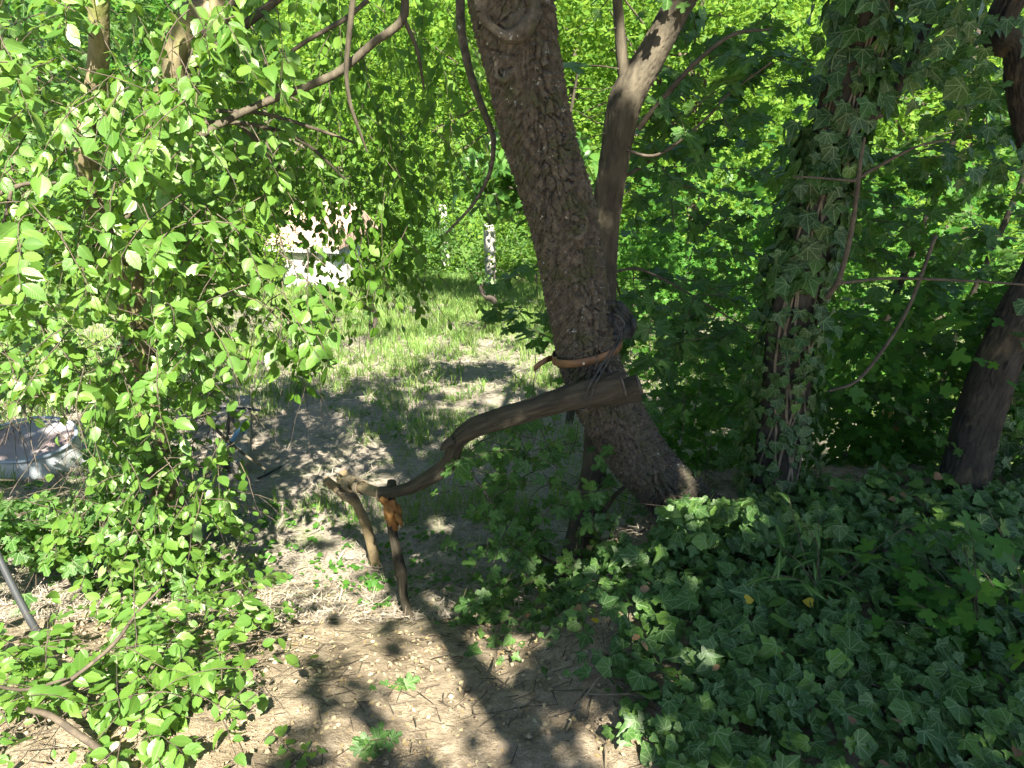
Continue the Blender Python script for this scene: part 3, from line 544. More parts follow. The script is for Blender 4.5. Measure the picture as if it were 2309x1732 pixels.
# ivy creeping over the foot of the leaning trunk
FI = thing('foot_ivy', base, 'loose ivy sprigs creeping over the foot of the leaning trunk', 'ivy')
lv = Leaves()
for f0, f1, n, out in ((0.0, 0.06, 150, 0.06), (0.1, 0.2, 6, 0.015)):
    p, nr, T = on_stem(trunk_q, trunk_R, n, f0, f1, -0.9, 1.9, out); lv.add(p, -np.array([0, 0.2, 1.0])+rng.normal(0, 0.4, (n, 3)), nr+rng.normal(0, 0.3, (n, 3))+[0, 0, 0.4], rng.uniform(0.035, 0.07, n))
pt = rbox(900, 1480, 1900, 1140, 1340, 2.3, 2.8); ok = pt[:, 2] < H(pt[:, 0], pt[:, 1])+0.35; pt = pt[ok]; pt[:, 2] = np.maximum(pt[:, 2], H(pt[:, 0], pt[:, 1])+0.01); n = len(pt)
lv.add(pt, rdir(n)+[0, -0.2, -0.8], TOCAM+rng.normal(0, 0.3, (n, 3))+[0, 0, 0.3], rng.uniform(0.035, 0.07, n)); pt = rbox(150, 1500, 1720, 1120, 1250, 2.5, 2.72); lv.add(pt, rdir(150)+[0, -0.2, -0.8], TOCAM+rng.normal(0, 0.3, (150, 3))+[0, 0, 0.3], rng.uniform(0.035, 0.068, 150)); place(lv, IVYS, M['ivy'], FI, 250)

# ------------------------------------------------------------------ maple shoots, grassy shoot, small seedlings
def shoot(name, label, cat, px, py, Yd, hgt, nsp, tpl, mat, size, wide=0.25, group=None):
    b = P(px, py, Yd); b[2] = float(H(b[0], b[1])); t = thing(name, b, label, cat, group); lv = Leaves(); tw = MB()
    for k in range(nsp):
        d = unit(rdir(1, 0.3)[0]*wide*2+np.array([0, -0.1, 0.8])); q = b+np.array([0, 0, 0.01]); tip = spray(lv, tw, q, d, hgt*rng.uniform(0.7, 1.2), 7, size, droop=0.25, upn=1.1, face=TOCAM*0.35)
    place(lv, tpl, M[mat], t, 90); tag(tw.build('twigs', M['twig'], t), kind='stuff'); return t
shoot('maple_seedling', 'pale green young maple with lobed leaves beside the bent tree', 'seedling', 2190, 1500, 1.95, 0.40, 17, MAPLE, 'under', 0.068, 0.6)
shoot('maple_seedling', 'young maple half hidden at the right edge above the ivy carpet', 'seedling', 2330, 1440, 1.9, 0.45, 10, MAPLE, 'under', 0.07, 0.5)
shoot('willow_shoot', 'narrow-leaved green shoot standing in the ivy below the ivy-clad trunk', 'plant', 1850, 1400, 2.15, 0.40, 6, NARROW, 'maple', 0.095, 0.25)
shoot('seedling', 'small oval-leaved seedling on bare soil, bottom edge below the bush', 'seedling', 672, 1715, 1.5, 0.09, 4, ELM, 'elm', 0.035, 0.7)
shoot('seedling', 'small lobed seedling on sunlit soil between the bush and the ivy', 'seedling', 840, 1665, 1.6, 0.08, 3, MAPLE, 'maple', 0.04, 0.7)
shoot('seedling', 'single fresh leaf sprout in the brightest patch of soil', 'seedling', 882, 1515, 1.9, 0.06, 2, MAPLE, 'maple', 0.045, 0.6)
shoot('seedling', 'low leafy weed at the foot of the cloth-wrapped post', 'seedling', 850, 1420, 2.85, 0.08, 4, ELM, 'under', 0.03, 0.8)

# ------------------------------------------------------------------ bush in the near left corner
NB = thing('elm_bush', G(200, 1720), 'low sunlit elm bush with serrated leaves in the near left corner', 'bush')
for lst in ([(60, 1600, 1.5, 14), (110, 1612, 1.52, 15), (166, 1649, 1.5, 16), (246, 1707, 1.45, 17), (300, 1770, 1.4, 18)], [(362, 1327, 1.75, 5), (307, 1385, 1.72, 7), (268, 1439, 1.7, 9), (231, 1476, 1.68, 9), (152, 1537, 1.62, 10), (60, 1590, 1.58, 10), (-30, 1610, 1.55, 10)],
            [(240, 1690, 1.6, 9), (285, 1590, 1.7, 8), (330, 1520, 1.8, 8), (398, 1465, 1.9, 7), (520, 1440, 2.1, 5), (630, 1430, 2.2, 3)], [(398, 1465, 1.9, 6), (460, 1410, 2.0, 5), (560, 1365, 2.15, 4), (640, 1370, 2.2, 3)], [(380, 1480, 1.9, 6), (440, 1510, 1.9, 6), (500, 1570, 1.85, 4)],
            [(-20, 1545, 1.5, 9), (60, 1555, 1.55, 8), (150, 1530, 1.6, 6)], [(250, 1720, 1.5, 9), (245, 1650, 1.6, 8), (290, 1600, 1.7, 7)]):
    branch(lst, NB, 'twig', 6)
lv = Leaves(); tw = MB()
for n, b in ((34, (20, 560, 1330, 1480, 1.8, 2.5)), (46, (-40, 560, 1450, 1620, 1.6, 2.1)), (46, (-40, 520, 1570, 1760, 1.42, 1.8)), (8, (440, 650, 1350, 1440, 2.0, 2.3)), (30, (250, 560, 1240, 1400, 2.4, 3.3))):
    st = A(n, *b); st[:, 2] = np.maximum(st[:, 2], H(st[:, 0], st[:, 1])+0.08); d = rdir(n, 0.3); d[:, 2] += 0.1
    sprays(lv, tw, st, d, 0.26, 13, 0.046, droop=0.25, upn=0.9, face=TOCAM*0.2, tr=0.0018)
p, d, n_, s_ = lv.cat(); up_ = p[:, 2] > H(p[:, 0], p[:, 1])+0.015; l2 = Leaves(); l2.add(p[up_], d[up_], n_[up_], s_[up_])
lv = filt(l2, [(560, 800, 1400, 1732, 0.1), (0, 110, 1290, 1430, 0.15), (480, 580, 1620, 1732, 0.5), (0, 160, 1620, 1732, 0.6)]); place(lv, ELMS, M['elm'], NB, 300); tag(tw.build('twigs', M['twig'], NB), kind='stuff')

# ------------------------------------------------------------------ handrail of crooked branches
HR = thing('branch_handrail', G(927, 1402), 'handrail of a crooked weathered branch lashed to two rough posts and the leaning tree', 'handrail')
def rail(name, lst, mat, k=20, crack=0.004, seed=1, n=None):
    pts, rad = pxpath(lst)
    def disp(A, S, R): return -crack*np.exp(-((np.mod(A-1.2-0.6*np.sin(S*4+seed), 2*math.pi)-math.pi)/0.10)**2)*(0.4+0.6*(np.sin(S*7+seed) > -0.3))+R*0.06*np.sin(A*2+S*6+seed)+R*0.04*np.sin(A*3-S*15)+R*0.02*np.sin(A*9+S*40)
    tube(mb := MB(), pts, rad, n or len(pts)*12, k, disp); return mb.build(name, M[mat], HR)
RAIL = rail('rail', [(1404, 868, 2.44, 68), (1350, 882, 2.45, 66), (1292, 896, 2.46, 62), (1230, 913, 2.5, 56), (1166, 932, 2.54, 52), (1110, 950, 2.6, 49), (1068, 966, 2.64, 46), (1034, 990, 2.68, 38), (1022, 1018, 2.71, 36), (1016, 1042, 2.74, 38), (994, 1062, 2.78, 36), (960, 1082, 2.83, 33), (924, 1100, 2.88, 30), (890, 1108, 2.92, 27), (858, 1110, 2.95, 25)], 'wood', 110, 0.012, 2, 420)
a0 = P(1010, 1000, 2.66); tube(mb := MB(), [P(1022, 992, 2.66), P(1004, 1004, 2.65), P(993, 1016, 2.645)], [0.022, 0.017, 0.004], 10, 8); mb.build('stub', M['wood'], RAIL)
# split offcut under the thick end
rail('split_piece', [(1440, 874, 2.53, 58), (1420, 880, 2.53, 56), (1370, 899, 2.51, 34), (1320, 912, 2.5, 20), (1285, 918, 2.5, 10)], 'wood', 14, 0.0, 6)
for c, Yd, w_ in ((1404, 2.44, 68), (1440, 2.53, 58)):
    pts, rad = pxpath([(c-2, 868.6, Yd, w_*0.84), (c+2.5, 867.4, Yd, w_*0.82)]); tube(mb := MB(), pts, rad, 3, 24, raw=False); mb.build('cut_end', M['cut'], RAIL)
y1 = G(927, 1400)[1]; y2 = G(848, 1278)[1]
post1 = rail('post', [(941, 1445, y1, 25), (927, 1400, y1, 22), (911, 1350, y1+(2.99-y1)*.4, 20), (908, 1310, y1+(2.98-y1)*.6, 20), (904, 1290, y1+(2.98-y1)*.7, 27), (893, 1235, y1+(2.97-y1)*.8, 20), (884, 1190, 2.96, 21), (880, 1140, 2.96, 21), (882, 1105, 2.955, 20), (884, 1086, 2.95, 20)], 'wood', 40, 0.003, 9, 200)
post2 = rail('post', [(855, 1315, y2, 24), (847, 1276, y2, 23), (838, 1230, y2-.02, 23), (826, 1185, y2-.05, 23), (808, 1145, y2-.08, 22), (790, 1105, y2-.11, 20), (774, 1066, y2-.14, 19)], 'pale', 32, 0.003, 12, 160)
D2 = y2-3.3
rail('fork', [(800, 1132, 3.2+D2, 20), (782, 1118, 3.18+D2, 20), (758, 1100, 3.16+D2, 22), (734, 1082, 3.14+D2, 20)], 'pale', 24, 0.002, 14, 60)
rail('cross_pole', [(868, 1112, 3.0, 24), (850, 1109, 3.02+D2*.15, 24), (815, 1099, 3.07+D2*.5, 22), (785, 1088, 3.08+D2*.9, 22), (765, 1080, 3.09+D2, 20)], 'pale', 24, 0.002, 17, 80)
def coil(mb, c, ax, r, turns, pitch, wr, ph=0):
    ax = unit(ax); x = unit(np.cross(ax, [0.2, 0.9, 0.3])); z = np.cross(ax, x); t = np.linspace(0, turns*2*math.pi, int(turns*14))
    tube(mb, c+ax*((t/(2*math.pi)-turns/2)*pitch)[:, None]+(np.cos(t+ph)[:, None]*x+np.sin(t+ph)[:, None]*z)*r, np.full(len(t), wr), k=6, raw=True)
for (a, b, Yd, ax, r, tn, pc, wr) in ((792, 1091, 3.08+D2*.85, P(815, 1099, 3.07)-P(785, 1088, 3.07+D2*.4), 0.036, 5, 0.014, 0.008), (783, 1106, 3.13+D2, P(800, 1132, 3.2)-P(782, 1100, 3.18), 0.046, 5, 0.012, 0.007), (812, 1098, 3.07+D2*.55, P(815, 1099, 3.07)-P(785, 1088, 3.07+D2*.4), 0.035, 4, 0.011, 0.005), (862, 1114, 2.98, P(890, 1108, 2.92)-P(858, 1110, 2.95), 0.033, 4, 0.008, 0.003)):
    coil(mb := MB(), P(a, b, Yd), ax, r, tn, pc, wr, a); mb.build('lashing', M['vine'], HR)
# orange-brown cloth knotted round the post
cm = rough_mat('ochre_cloth', (0.22, 0.10, 0.03), (0.34, 0.17, 0.05), 12, (0.13, 0.065, 0.025), rough=0.8, bump=0.4, dist=0.006)
pts = [P(878, 1125, 2.95), P(881, 1138, 2.95), P(884, 1152, 2.95), P(886, 1168, 2.955), P(888, 1182, 2.96), P(887, 1192, 2.96)]
tube(mb := MB(), pts, [0.022, 0.030, 0.036, 0.034, 0.026, 0.021], 60, 48, lambda A, S, R: R*0.20*np.sin(A*3+S*40)+R*0.12*np.sin(A*5-S*75+1)+R*0.07*np.sin(A*8+S*120))
mb.build('cloth_wrap', cm, post1)
for pp in ([P(894, 1160, 2.92), P(902, 1172, 2.90), P(906, 1186, 2.91)], [P(872, 1135, 2.93), P(866, 1126, 2.92), P(868, 1118, 2.93)]):
    tube(mb := MB(), pp, [0.012, 0.016, 0.006], 12, 8, lambda A, S, R: R*0.4*np.sin(2*A)); mb.build('cloth_end', cm, post1)

# ------------------------------------------------------------------ belt, cord and pad on the leaning trunk
lm = rough_mat('leather', (0.12, 0.062, 0.028), (0.19, 0.10, 0.045), 20, rough=0.55, bump=0.25, dist=0.003, spec=0.4)
def near_idx(pt): return int(np.argmin(np.linalg.norm(trunk_q-pt, axis=1)))
i0 = near_idx(P(1325, 790, 2.69)); C0 = trunk_q[i0]; R0 = trunk_R[i0]+0.012
def ringpt(a, dz=0.0, rr=1.0): return C0+np.array([math.cos(a)*R0*rr*1.02, -math.sin(a)*R0*rr*1.02, dz])+np.array([0.03*math.cos(a)*0+0.0, 0, 0.035*math.cos(a)])
BL = thing('leather_belt', C0, 'tan leather belt strapped round the leaning trunk above the rail', 'belt')
aa = np.linspace(-0.35, math.pi+0.6, 60); mb = MB(); bw = 0.032
inner = np.array([ringpt(a, bw/2) for a in aa]); lower = np.array([ringpt(a, -bw/2) for a in aa]); o1 = np.array([ringpt(a, bw/2-0.002, 1.035) for a in aa]); o2 = np.array([ringpt(a, -bw/2+0.002, 1.035) for a in aa])
n = len(aa); V = np.vstack([inner, o1, o2, lower]); k = np.arange(n-1)
for a, b in ((0, 1), (1, 2), (2, 3), (3, 0)): mb.f.setdefault(4, []).append(np.stack([a*n+k, a*n+k+1, b*n+k+1, b*n+k], -1))
mb.v.append(V); mb.uv.append(np.zeros((4*n, 2))); mb.r.append(np.zeros(4*n)); mb.n = 4*n; mb.build('strap', lm, BL)
e = ringpt(math.pi+0.1, 0); mb = MB(); tl = np.array([e, e+[-0.03, -0.03, 0.0], e+[-0.06, -0.03, -0.02], e+[-0.075, -0.02, -0.04]]); 
V = np.vstack([tl+[0, 0, 0.012], tl-[0, 0, 0.012], tl+[0.004, 0.004, 0.012], tl+[0.004, 0.004, -0.012]]); k = np.arange(3)
f = np.vstack([np.stack([a*4+k, a*4+k+1, b*4+k+1, b*4+k], -1) for a, b in ((0, 1), (1, 3), (3, 2), (2, 0))]); mb.add(V, f); mb.build('strap_end', lm, BL)
tube(mb := MB(), [ringpt(1.75, -0.004, 1.03), ringpt(1.75, -0.004, 1.075)], [0.005, 0.004], 4, 10); mb.build('rivet', rough_mat('rivet_metal', (0.5, 0.5, 0.48), (0.6, 0.6, 0.58), rough=0.35, metal=0.8), BL)
wm = rough_mat('grey_cord', (0.03, 0.029, 0.027), (0.065, 0.062, 0.056), 40, rough=0.6, bump=0.1)
CD = thing('tie_cord', P(1395, 745, 2.55), 'doubled grey cord slung from the trunk and looped under the rail end', 'cord')
for dx in (0, 11):
    tube(mb := MB(), [P(1388+dx*0.6, 722, 2.58), P(1396+dx*0.5, 758, 2.55), P(1372+dx*0.7, 800, 2.48), P(1340+dx, 850, 2.41), P(1330+dx, 868, 2.395), P(1316+dx*1.3, 905, 2.405), P(1302+dx*1.6, 921, 2.44), P(1300+dx*1.6, 915, 2.5)], [0.0035]*8, 60, 6); mb.build('strand', wm, CD)
tube(mb := MB(), [P(1300, 920, 2.43), P(1312, 924, 2.42), P(1324, 919, 2.43)], [0.0035]*3, 10, 6); mb.build('strand', wm, CD)
pm = rough_mat('dark_canvas', (0.02, 0.022, 0.023), (0.045, 0.047, 0.047), 25, (0.05, 0.05, 0.025), rough=0.85, bump=0.3, dist=0.004)
PD = thing('canvas_pad', P(1400, 730, 2.62), 'crumpled dark canvas pad tucked behind the trunk above the belt', 'pad')
u, v = np.meshgrid(np.linspace(0, 1, 26), np.linspace(0, 1, 30)); mb = MB()
xx = 1372+u*(26+30*np.sin(v*2.4)); yy = 688+v*74; ff_ = np.stack([P(a, b, c) for a, b, c in zip(xx.ravel(), yy.ravel(), (2.60+0.10*u+0.018*np.sin(v*9+u*5)+0.012*np.sin(u*14-v*6)).ravel())])
bk = ff_+np.array([0.006, 0.022, 0.004]); ny, nx = u.shape; i, j = np.meshgrid(np.arange(ny-1), np.arange(nx-1), indexing='ij'); fq = np.stack([i*nx+j, i*nx+j+1, (i+1)*nx+j+1, (i+1)*nx+j], -1).reshape(-1, 4)
mb.add(ff_, fq); mb.add(bk, fq[:, ::-1]); mb.build('flap', pm, PD)
per = np.r_[ff_[:nx], ff_.reshape(ny, nx, 3)[:, -1], ff_[-nx:][::-1]]; tube(mb := MB(), per+[0.003, 0.011, 0.002], np.full(len(per), 0.012), k=6, raw=True); mb.build('hem', pm, PD)
tube(mb := MB(), [P(1384, 708, 2.59), P(1400, 718, 2.585), P(1408, 732, 2.585), P(1400, 738, 2.58), P(1386, 724, 2.58), P(1396, 742, 2.565), P(1404, 741, 2.57)], [0.004]*7, 40, 6); mb.build('loop', wm, PD)

# ------------------------------------------------------------------ garden below: grass, litter, vines, posts, shed, tub, sleepers, hoses
def scatter_garden(n, x0, x1, y0, y1):
    y = y0+(y1-y0)*rng.random(n)**1.4; x = rng.uniform(-1, 1, n)*(1.2+0.75*y)*1.0; return x, y
n = 90000; x, y = scatter_garden(n, 0, 0, 2.6, 13); ok = ~((x > 0.7) & (y < 4.6)); x, y = x[ok], y[ok]; n = len(x); z = H(x, y)+rng.uniform(0.002, 0.03, n)
d = rdir(n, 0.15); st = merge_leaves((np.array([(-0.03, 0, 0), (0.03, 0, 0), (0.02, 1, 0.05), (-0.02, 1, 0.05)]), np.array([(0, 1, 2), (0, 2, 3)]), np.zeros((4, 2))), np.stack([x, y, z], -1), d, np.array([0, 0, 1.0])+rng.normal(0, .3, (n, 3)), rng.uniform(0.03, 0.13, n)*np.clip(0.3+y*0.1, 0.4, 1.3))
tag(st.build('dry_litter', M['straw']), 'dry straw and twig litter scattered over the garden floor', 'litter', kind='stuff')
n = 9000; x = rng.uniform(-1.9, 1.9, n); y = rng.uniform(1.05, 3.6, n)
fl = merge_leaves(BIT, np.stack([x, y, H(x, y)+rng.uniform(0.006, 0.022, n)], -1), rdir(n, 0.15), np.array([0, -0.2, 1.0])+rng.normal(0, .35, (n, 3)), 0.004+0.02*rng.random(n)**2.2)
tag(fl.build('leaf_litter', M['dead']), 'small pale fallen petals and leaf bits on the bare soil', 'litter', kind='stuff')
n = 1500; x = rng.uniform(-1.8, 1.6, n); y = rng.uniform(1.1, 3.4, n); tw = MB(); d = rdir(n, 0.1)
for a, b, dd, L_ in zip(x, y, d, rng.uniform(0.02, 0.1, n)):
    z0 = float(H(a, b))+0.012; tube(tw, np.array([[a, b, z0], [a+dd[0]*L_, b+dd[1]*L_, float(H(a+dd[0]*L_, b+dd[1]*L_))+0.012]]), [0.0022, 0.0012], k=3, raw=True, cap=False)
tag(tw.build('twig_litter', M['twig']), 'thin brown twig bits lying on the soil of the path', 'litter', kind='stuff')
n = 3800; x = rng.uniform(-1.9, 1.5, n); y = rng.uniform(1.05, 3.5, n); oc = np.array([(1, 0, 0), (-.9, .1, 0), (.1, 1, .1), (0, -1, .1), (.1, .1, .8), (0, 0, -.5)]); of = np.array([(0, 2, 4), (2, 1, 4), (1, 3, 4), (3, 0, 4), (2, 0, 5), (1, 2, 5), (3, 1, 5), (0, 3, 5)])
cl = merge_leaves((oc, of, np.zeros((6, 2))), np.stack([x, y, H(x, y)+0.004], -1), rdir(n, 0.2), np.array([0, 0, 1.0])+rng.normal(0, .4, (n, 3)), 0.003+0.013*rng.random(n)**3)
tag(cl.build('clods', rough_mat('clod', (0.16, 0.125, 0.085), (0.36, 0.29, 0.20), 9, rough=0.95)), 'crumbs of dry earth and grit on the bare path', 'earth', kind='stuff')
# grass in tufts
mb = MB(); cx, cyv, cz, cs = [], [], [], []
n = 22000; x, y = scatter_garden(n, 0, 0, 4.2, 24); pat = wav(x, y, 1.3, 5, 11)+0.5*wav(x, y, 0.5, 4, 15); den = np.clip(0.50+pat*1.3+0.035*(y-8), 0.03, 1)*(0.3+0.7*sst(5, 9, y)); ok = rng.random(n) < den; x, y = x[ok], y[ok]
nb = rng.integers(6, 24, len(x)); ii = np.repeat(np.arange(len(x)), nb); m = len(ii); hgt = (0.06+0.17*rng.random(len(x))**2)*np.clip(0.6+0.05*y, 0, 1.25)
bx_ = x[ii]+rng.normal(0, 0.055, m); by_ = y[ii]+rng.normal(0, 0.055, m); lean = rng.normal(0, 0.35, (m, 2)); hh = hgt[ii]*rng.uniform(0.5, 1.25, m); wv = rng.uniform(0.002, 0.0045, m)*np.clip(0.5+by_*0.13, 0.8, 3)
th = rng.uniform(0, math.pi, m); wx, wy = np.cos(th)*wv, np.sin(th)*wv; bz = H(bx_, by_)
V = np.stack([np.stack([bx_-wx, by_-wy, bz], -1), np.stack([bx_+wx, by_+wy, bz], -1), np.stack([bx_+lean[:, 0]*hh*0.35+wx*0.8, by_+lean[:, 1]*hh*0.35+wy*0.8, bz+hh*0.6], -1), np.stack([bx_+lean[:, 0]*hh*0.35-wx*0.8, by_+lean[:, 1]*hh*0.35-wy*0.8, bz+hh*0.6], -1), np.stack([bx_+lean[:, 0]*hh, by_+lean[:, 1]*hh, bz+hh*0.93], -1)], 1).reshape(-1, 3)
o = (np.arange(m)*5)[:, None]; rr = np.repeat(rng.random(m), 5); mb.add(V, np.vstack([o+[0, 1, 2], o+[0, 2, 3], o+[3, 2, 4]]), None, rr); gr = mb.build('grass', M['grass']); tag(gr, 'tufts of fresh green grass growing through the dry garden floor', 'grass', kind='stuff')
# low weeds
n = 2600; x, y = scatter_garden(n, 0, 0, 3.2, 12); ok = wav(x, y, 1.6, 5, 18) > 0.12; x, y = x[ok], y[ok]; n = len(x); k = 4; ii = np.repeat(np.arange(n), k); m = n*k
tag(merge_leaves(ELM_LO, np.stack([x[ii]+rng.normal(0, .03, m), y[ii]+rng.normal(0, .03, m), H(x[ii], y[ii])+0.03], -1), rdir(m, 0.3), np.array([0, -0.2, 1.0])+rng.normal(0, .3, (m, 3)), rng.uniform(0.02, 0.05, m)).build('weeds', M['under']), 'small green weeds dotted over the garden floor', 'weeds', kind='stuff')
# two old grapevines with stakes
vm = rough_mat('vine_bark', (0.035, 0.03, 0.027), (0.09, 0.075, 0.06), 60, bump=0.6, dist=0.01)
def gvine(name, label, pxs, base_px, stake):
    b = G(*base_px); t = thing(name, b, label, 'grapevine'); pts, rad = pxpath([(a, c, b[1]+dy, w_) for a, c, w_, dy in pxs])
    tube(mb := MB(), pts, rad, len(pts)*6, 10, bark(0.03, 3, 0.006, 31)); mb.build('stump', vm, t)
    sx_, y0, y1 = stake; pts, rad = pxpath([(sx_+1, y1, b[1]+0.05, 3.4), (sx_, y0, b[1]+0.05, 3.2)]); tube(mb := MB(), pts, rad, 3, 6); mb.build('stake', M['barkd'], t)
    lv = Leaves(); lv.add(pts[-1]*0+P(pxs[-1][0], pxs[-1][1], b[1])+rng.normal(0, 0.10, (10, 3)), rdir(10), TOCAM+rng.normal(0, .4, (10, 3)), rng.uniform(0.05, 0.11, 10)); place(lv, MAPLE, M['maple'], t, 10)
gvine('grapevine', 'gnarled black grapevine stump with a thin stake, left of the leaning trunk', [(1093, 752, 11, 0), (1096, 735, 10, 0), (1106, 712, 9, 0), (1116, 690, 10, 0), (1111, 676, 14, 0.05), (1095, 668, 12, 0.1), (1086, 655, 10, 0.1), (1085, 642, 9, 0.1), (1090, 632, 5, 0.1)], (1094, 746), (1115, 612, 756))
gvine('grapevine', 'forked black grapevine stump under the hanging leaves mid-garden', [(834, 792, 10, 0), (829, 772, 9, 0), (838, 748, 9, 0), (846, 725, 10, 0), (843, 700, 9, 0), (838, 680, 6, 0)], (832, 786), (833, 690, 770))
# concrete vineyard posts
km = rough_mat('concrete', (0.30, 0.29, 0.27), (0.44, 0.42, 0.39), 6, rough=0.9, bump=0.3)
def boxm(mb, c, sx, sy, sz, rot=0.0, tilt=0.0):
    M3 = np.array(Matrix.Rotation(rot, 3, 'Z')@Matrix.Rotation(tilt, 3, 'Y')); b = min(sx, sy, sz)*0.12
    V = []
    for s in ((sx/2-b, sy/2, sz/2-b), (sx/2, sy/2-b, sz/2-b), (sx/2-b, sy/2-b, sz/2)):
        for a in (-1, 1):
            for e_ in (-1, 1):
                for g_ in (-1, 1): V.append((a*s[0], e_*s[1], g_*s[2]))
    bmv = np.array(V); import bmesh; bm = bmesh.new(); [bm.verts.new(tuple(x)) for x in bmv]; r = bmesh.ops.convex_hull(bm, input=bm.verts[:]); bm.verts.index_update()
    Fv = np.array([[v.index for v in f.verts] for f in bm.faces if len(f.verts) == 3]); bm.verts.ensure_lookup_table(); VV = np.array([v.co[:] for v in bm.verts]); bm.free()
    mb.add(VV@M3.T+c, Fv, VV[:, :2]); return mb
for (pxb, pyb, top, wpx, lab, dy) in ((1106, 646, 505, 22, 'grey concrete vineyard post beyond the grass, nearer the leaning trunk', 0), (1003, 600, 462, 17, 'grey concrete vineyard post half hidden by hanging leaves', 2)):
    b = G(pxb, pyb); dep = proj(b)[2][0]; tpt = P(pxb-18, top, b[1]); wd = wpx*dep/F; t = tag(boxm(MB(), (b+[b[0], b[1], tpt[2]])/2-[0, 0, 0.1], wd, wd, tpt[2]-b[2]+0.2, 0.3, -0.03).build('concrete_post', km, smooth=False), lab, 'post')
# shed
b = G(700, 648); HX, HY = P(690, 600, 20.5)[0], 20.5; SH = thing('garden_shed', (HX, HY, float(H(HX, HY))), 'white rendered shed with a reddish tiled roof behind the hanging leaves', 'shed')
wall = rough_mat('white_render', (0.72, 0.70, 0.66), (0.82, 0.80, 0.77), 3, rough=0.9, bump=0.15)
tile = rough_mat('roof_tile', (0.38, 0.27, 0.21), (0.52, 0.38, 0.30), 7, (0.44, 0.33, 0.27), rough=0.9, bump=0.2)
rot = math.radians(-10); Rz = np.array(Matrix.Rotation(rot, 3, 'Z')); def_ = lambda x, y, z: np.array([HX, HY, 0])+Rz@np.array([x, y, 0])+np.array([0, 0, z])
ez = P(700, 562, HY)[2]; W_ = 1.7; D_ = 2.2
mb = MB(); boxm(mb, def_(0, D_/2, (ez-5.5)/2), W_, D_, ez+5.5, rot); mb.build('wall', wall, SH, False)
mb = MB(); boxm(mb, def_(0, -0.22, ez+0.02), W_+0.5, 0.06, 0.14, rot); mb.build('fascia', wall, SH, False)
rz = 0.95; nrow = 7
mb = MB(); c0 = def_(-(W_+0.5)/2, -0.26, ez+0.05); c1 = def_((W_+0.5)/2, -0.26, ez+0.05); c2 = def_((W_+0.5)/2, 1.66, ez+0.05+0.96); c3 = def_(-(W_+0.5)/2, 1.66, ez+1.01); c4 = def_((W_+0.5)/2, 3.3, ez+0.05); c5 = def_(-(W_+0.5)/2, 3.3, ez+0.05)
mb.add(np.array([c0, c1, c2, c3, c4, c5]), np.array([[0, 1, 2, 3], [3, 2, 4, 5], [0, 5, 4, 1]])); mb.add(np.array([c0, c3, c5, c1, c2, c4]), np.array([[0, 1, 2], [3, 5, 4]])); ROOF = mb.build('roof', tile, SH, False)
proto = None
tw_ = 0.25; ncol = int((W_+0.5)/tw_)
for r in range(nrow):
    for cI in range(ncol):
        if proto is None:
            th = np.linspace(0, math.pi, 6); V = np.array([(math.cos(a)*tw_*0.5, yv, math.sin(a)*0.028) for yv in (0, 0.44) for a in th]); k = np.arange(5); proto = MB().add(V, np.stack([k, k+1, k+7, k+6], -1)).mesh('tile', tile)
        o = bpy.data.objects.new('tile', proto); COL.objects.link(o); o.parent = ROOF
        c = def_(-(W_+0.5)/2+tw_*(cI+0.5), -0.26+r*0.27, ez+0.09+r*0.27*rz/1.9+rng.uniform(-0.01, 0.01)); o.location = Vector(c); o.rotation_euler = (math.atan2(rz, 1.9)-0.03, 0, rot)
# metal tub
TB = P(62, 985, 5.3); TBg = float(H(TB[0], TB[1])); TU = thing('metal_tub', (TB[0], TB[1], TBg), 'upturned pale blue-grey metal tub with a rusty brown top at the left edge', 'tub')
tm = rough_mat('zinc', (0.40, 0.46, 0.52), (0.52, 0.57, 0.62), 6, (0.52, 0.52, 0.50), rough=0.5, bump=0.1, spec=0.5); rm = rough_mat('rusty_top', (0.24, 0.18, 0.18), (0.33, 0.27, 0.27), 5, (0.30, 0.29, 0.31), rough=0.6, bump=0.15)
hT = TB[2]-TBg; R1 = 0.33; tube(mb := MB(), [TB*[1, 1, 0]+[0, 0, TBg-0.03], TB*[1, 1, 0]+[0, 0, TBg+hT*0.5], TB-[0, 0, 0.02]], [R1*1.14, R1*1.05, R1], 12, 48, cap=False); mb.build('side', tm, TU)
th = np.linspace(0, 2*math.pi, 49); ring = lambda r, z: TB+np.stack([np.cos(th)*r, np.sin(th)*r, 0*th+z], -1)
tube(mb := MB(), ring(R1+0.004, 0.0), np.full(49, 0.014), k=8, raw=True, cap=False); mb.build('rim', rough_mat('zinc_rim', (0.22, 0.28, 0.34), (0.30, 0.36, 0.43), 6, rough=0.5, bump=0.1), TU)
tube(mb := MB(), ring(R1*1.15, -hT+0.03), np.full(49, 0.012), k=8, raw=True, cap=False); mb.build('foot_rim', tm, TU)
rr_ = ring(R1-0.005, -0.028)[:-1]; mb = MB(); mb.add(np.vstack([rr_, TB+[0, 0, -0.02]]), np.stack([np.arange(48), (np.arange(48)+1) % 48, np.full(48, 48)], -1)); mb.build('top', rm, TU); TU.rotation_mode = 'QUATERNION'; from mathutils import Quaternion; TU.rotation_quaternion = Quaternion((0.81, 0.58, 0), math.radians(9))
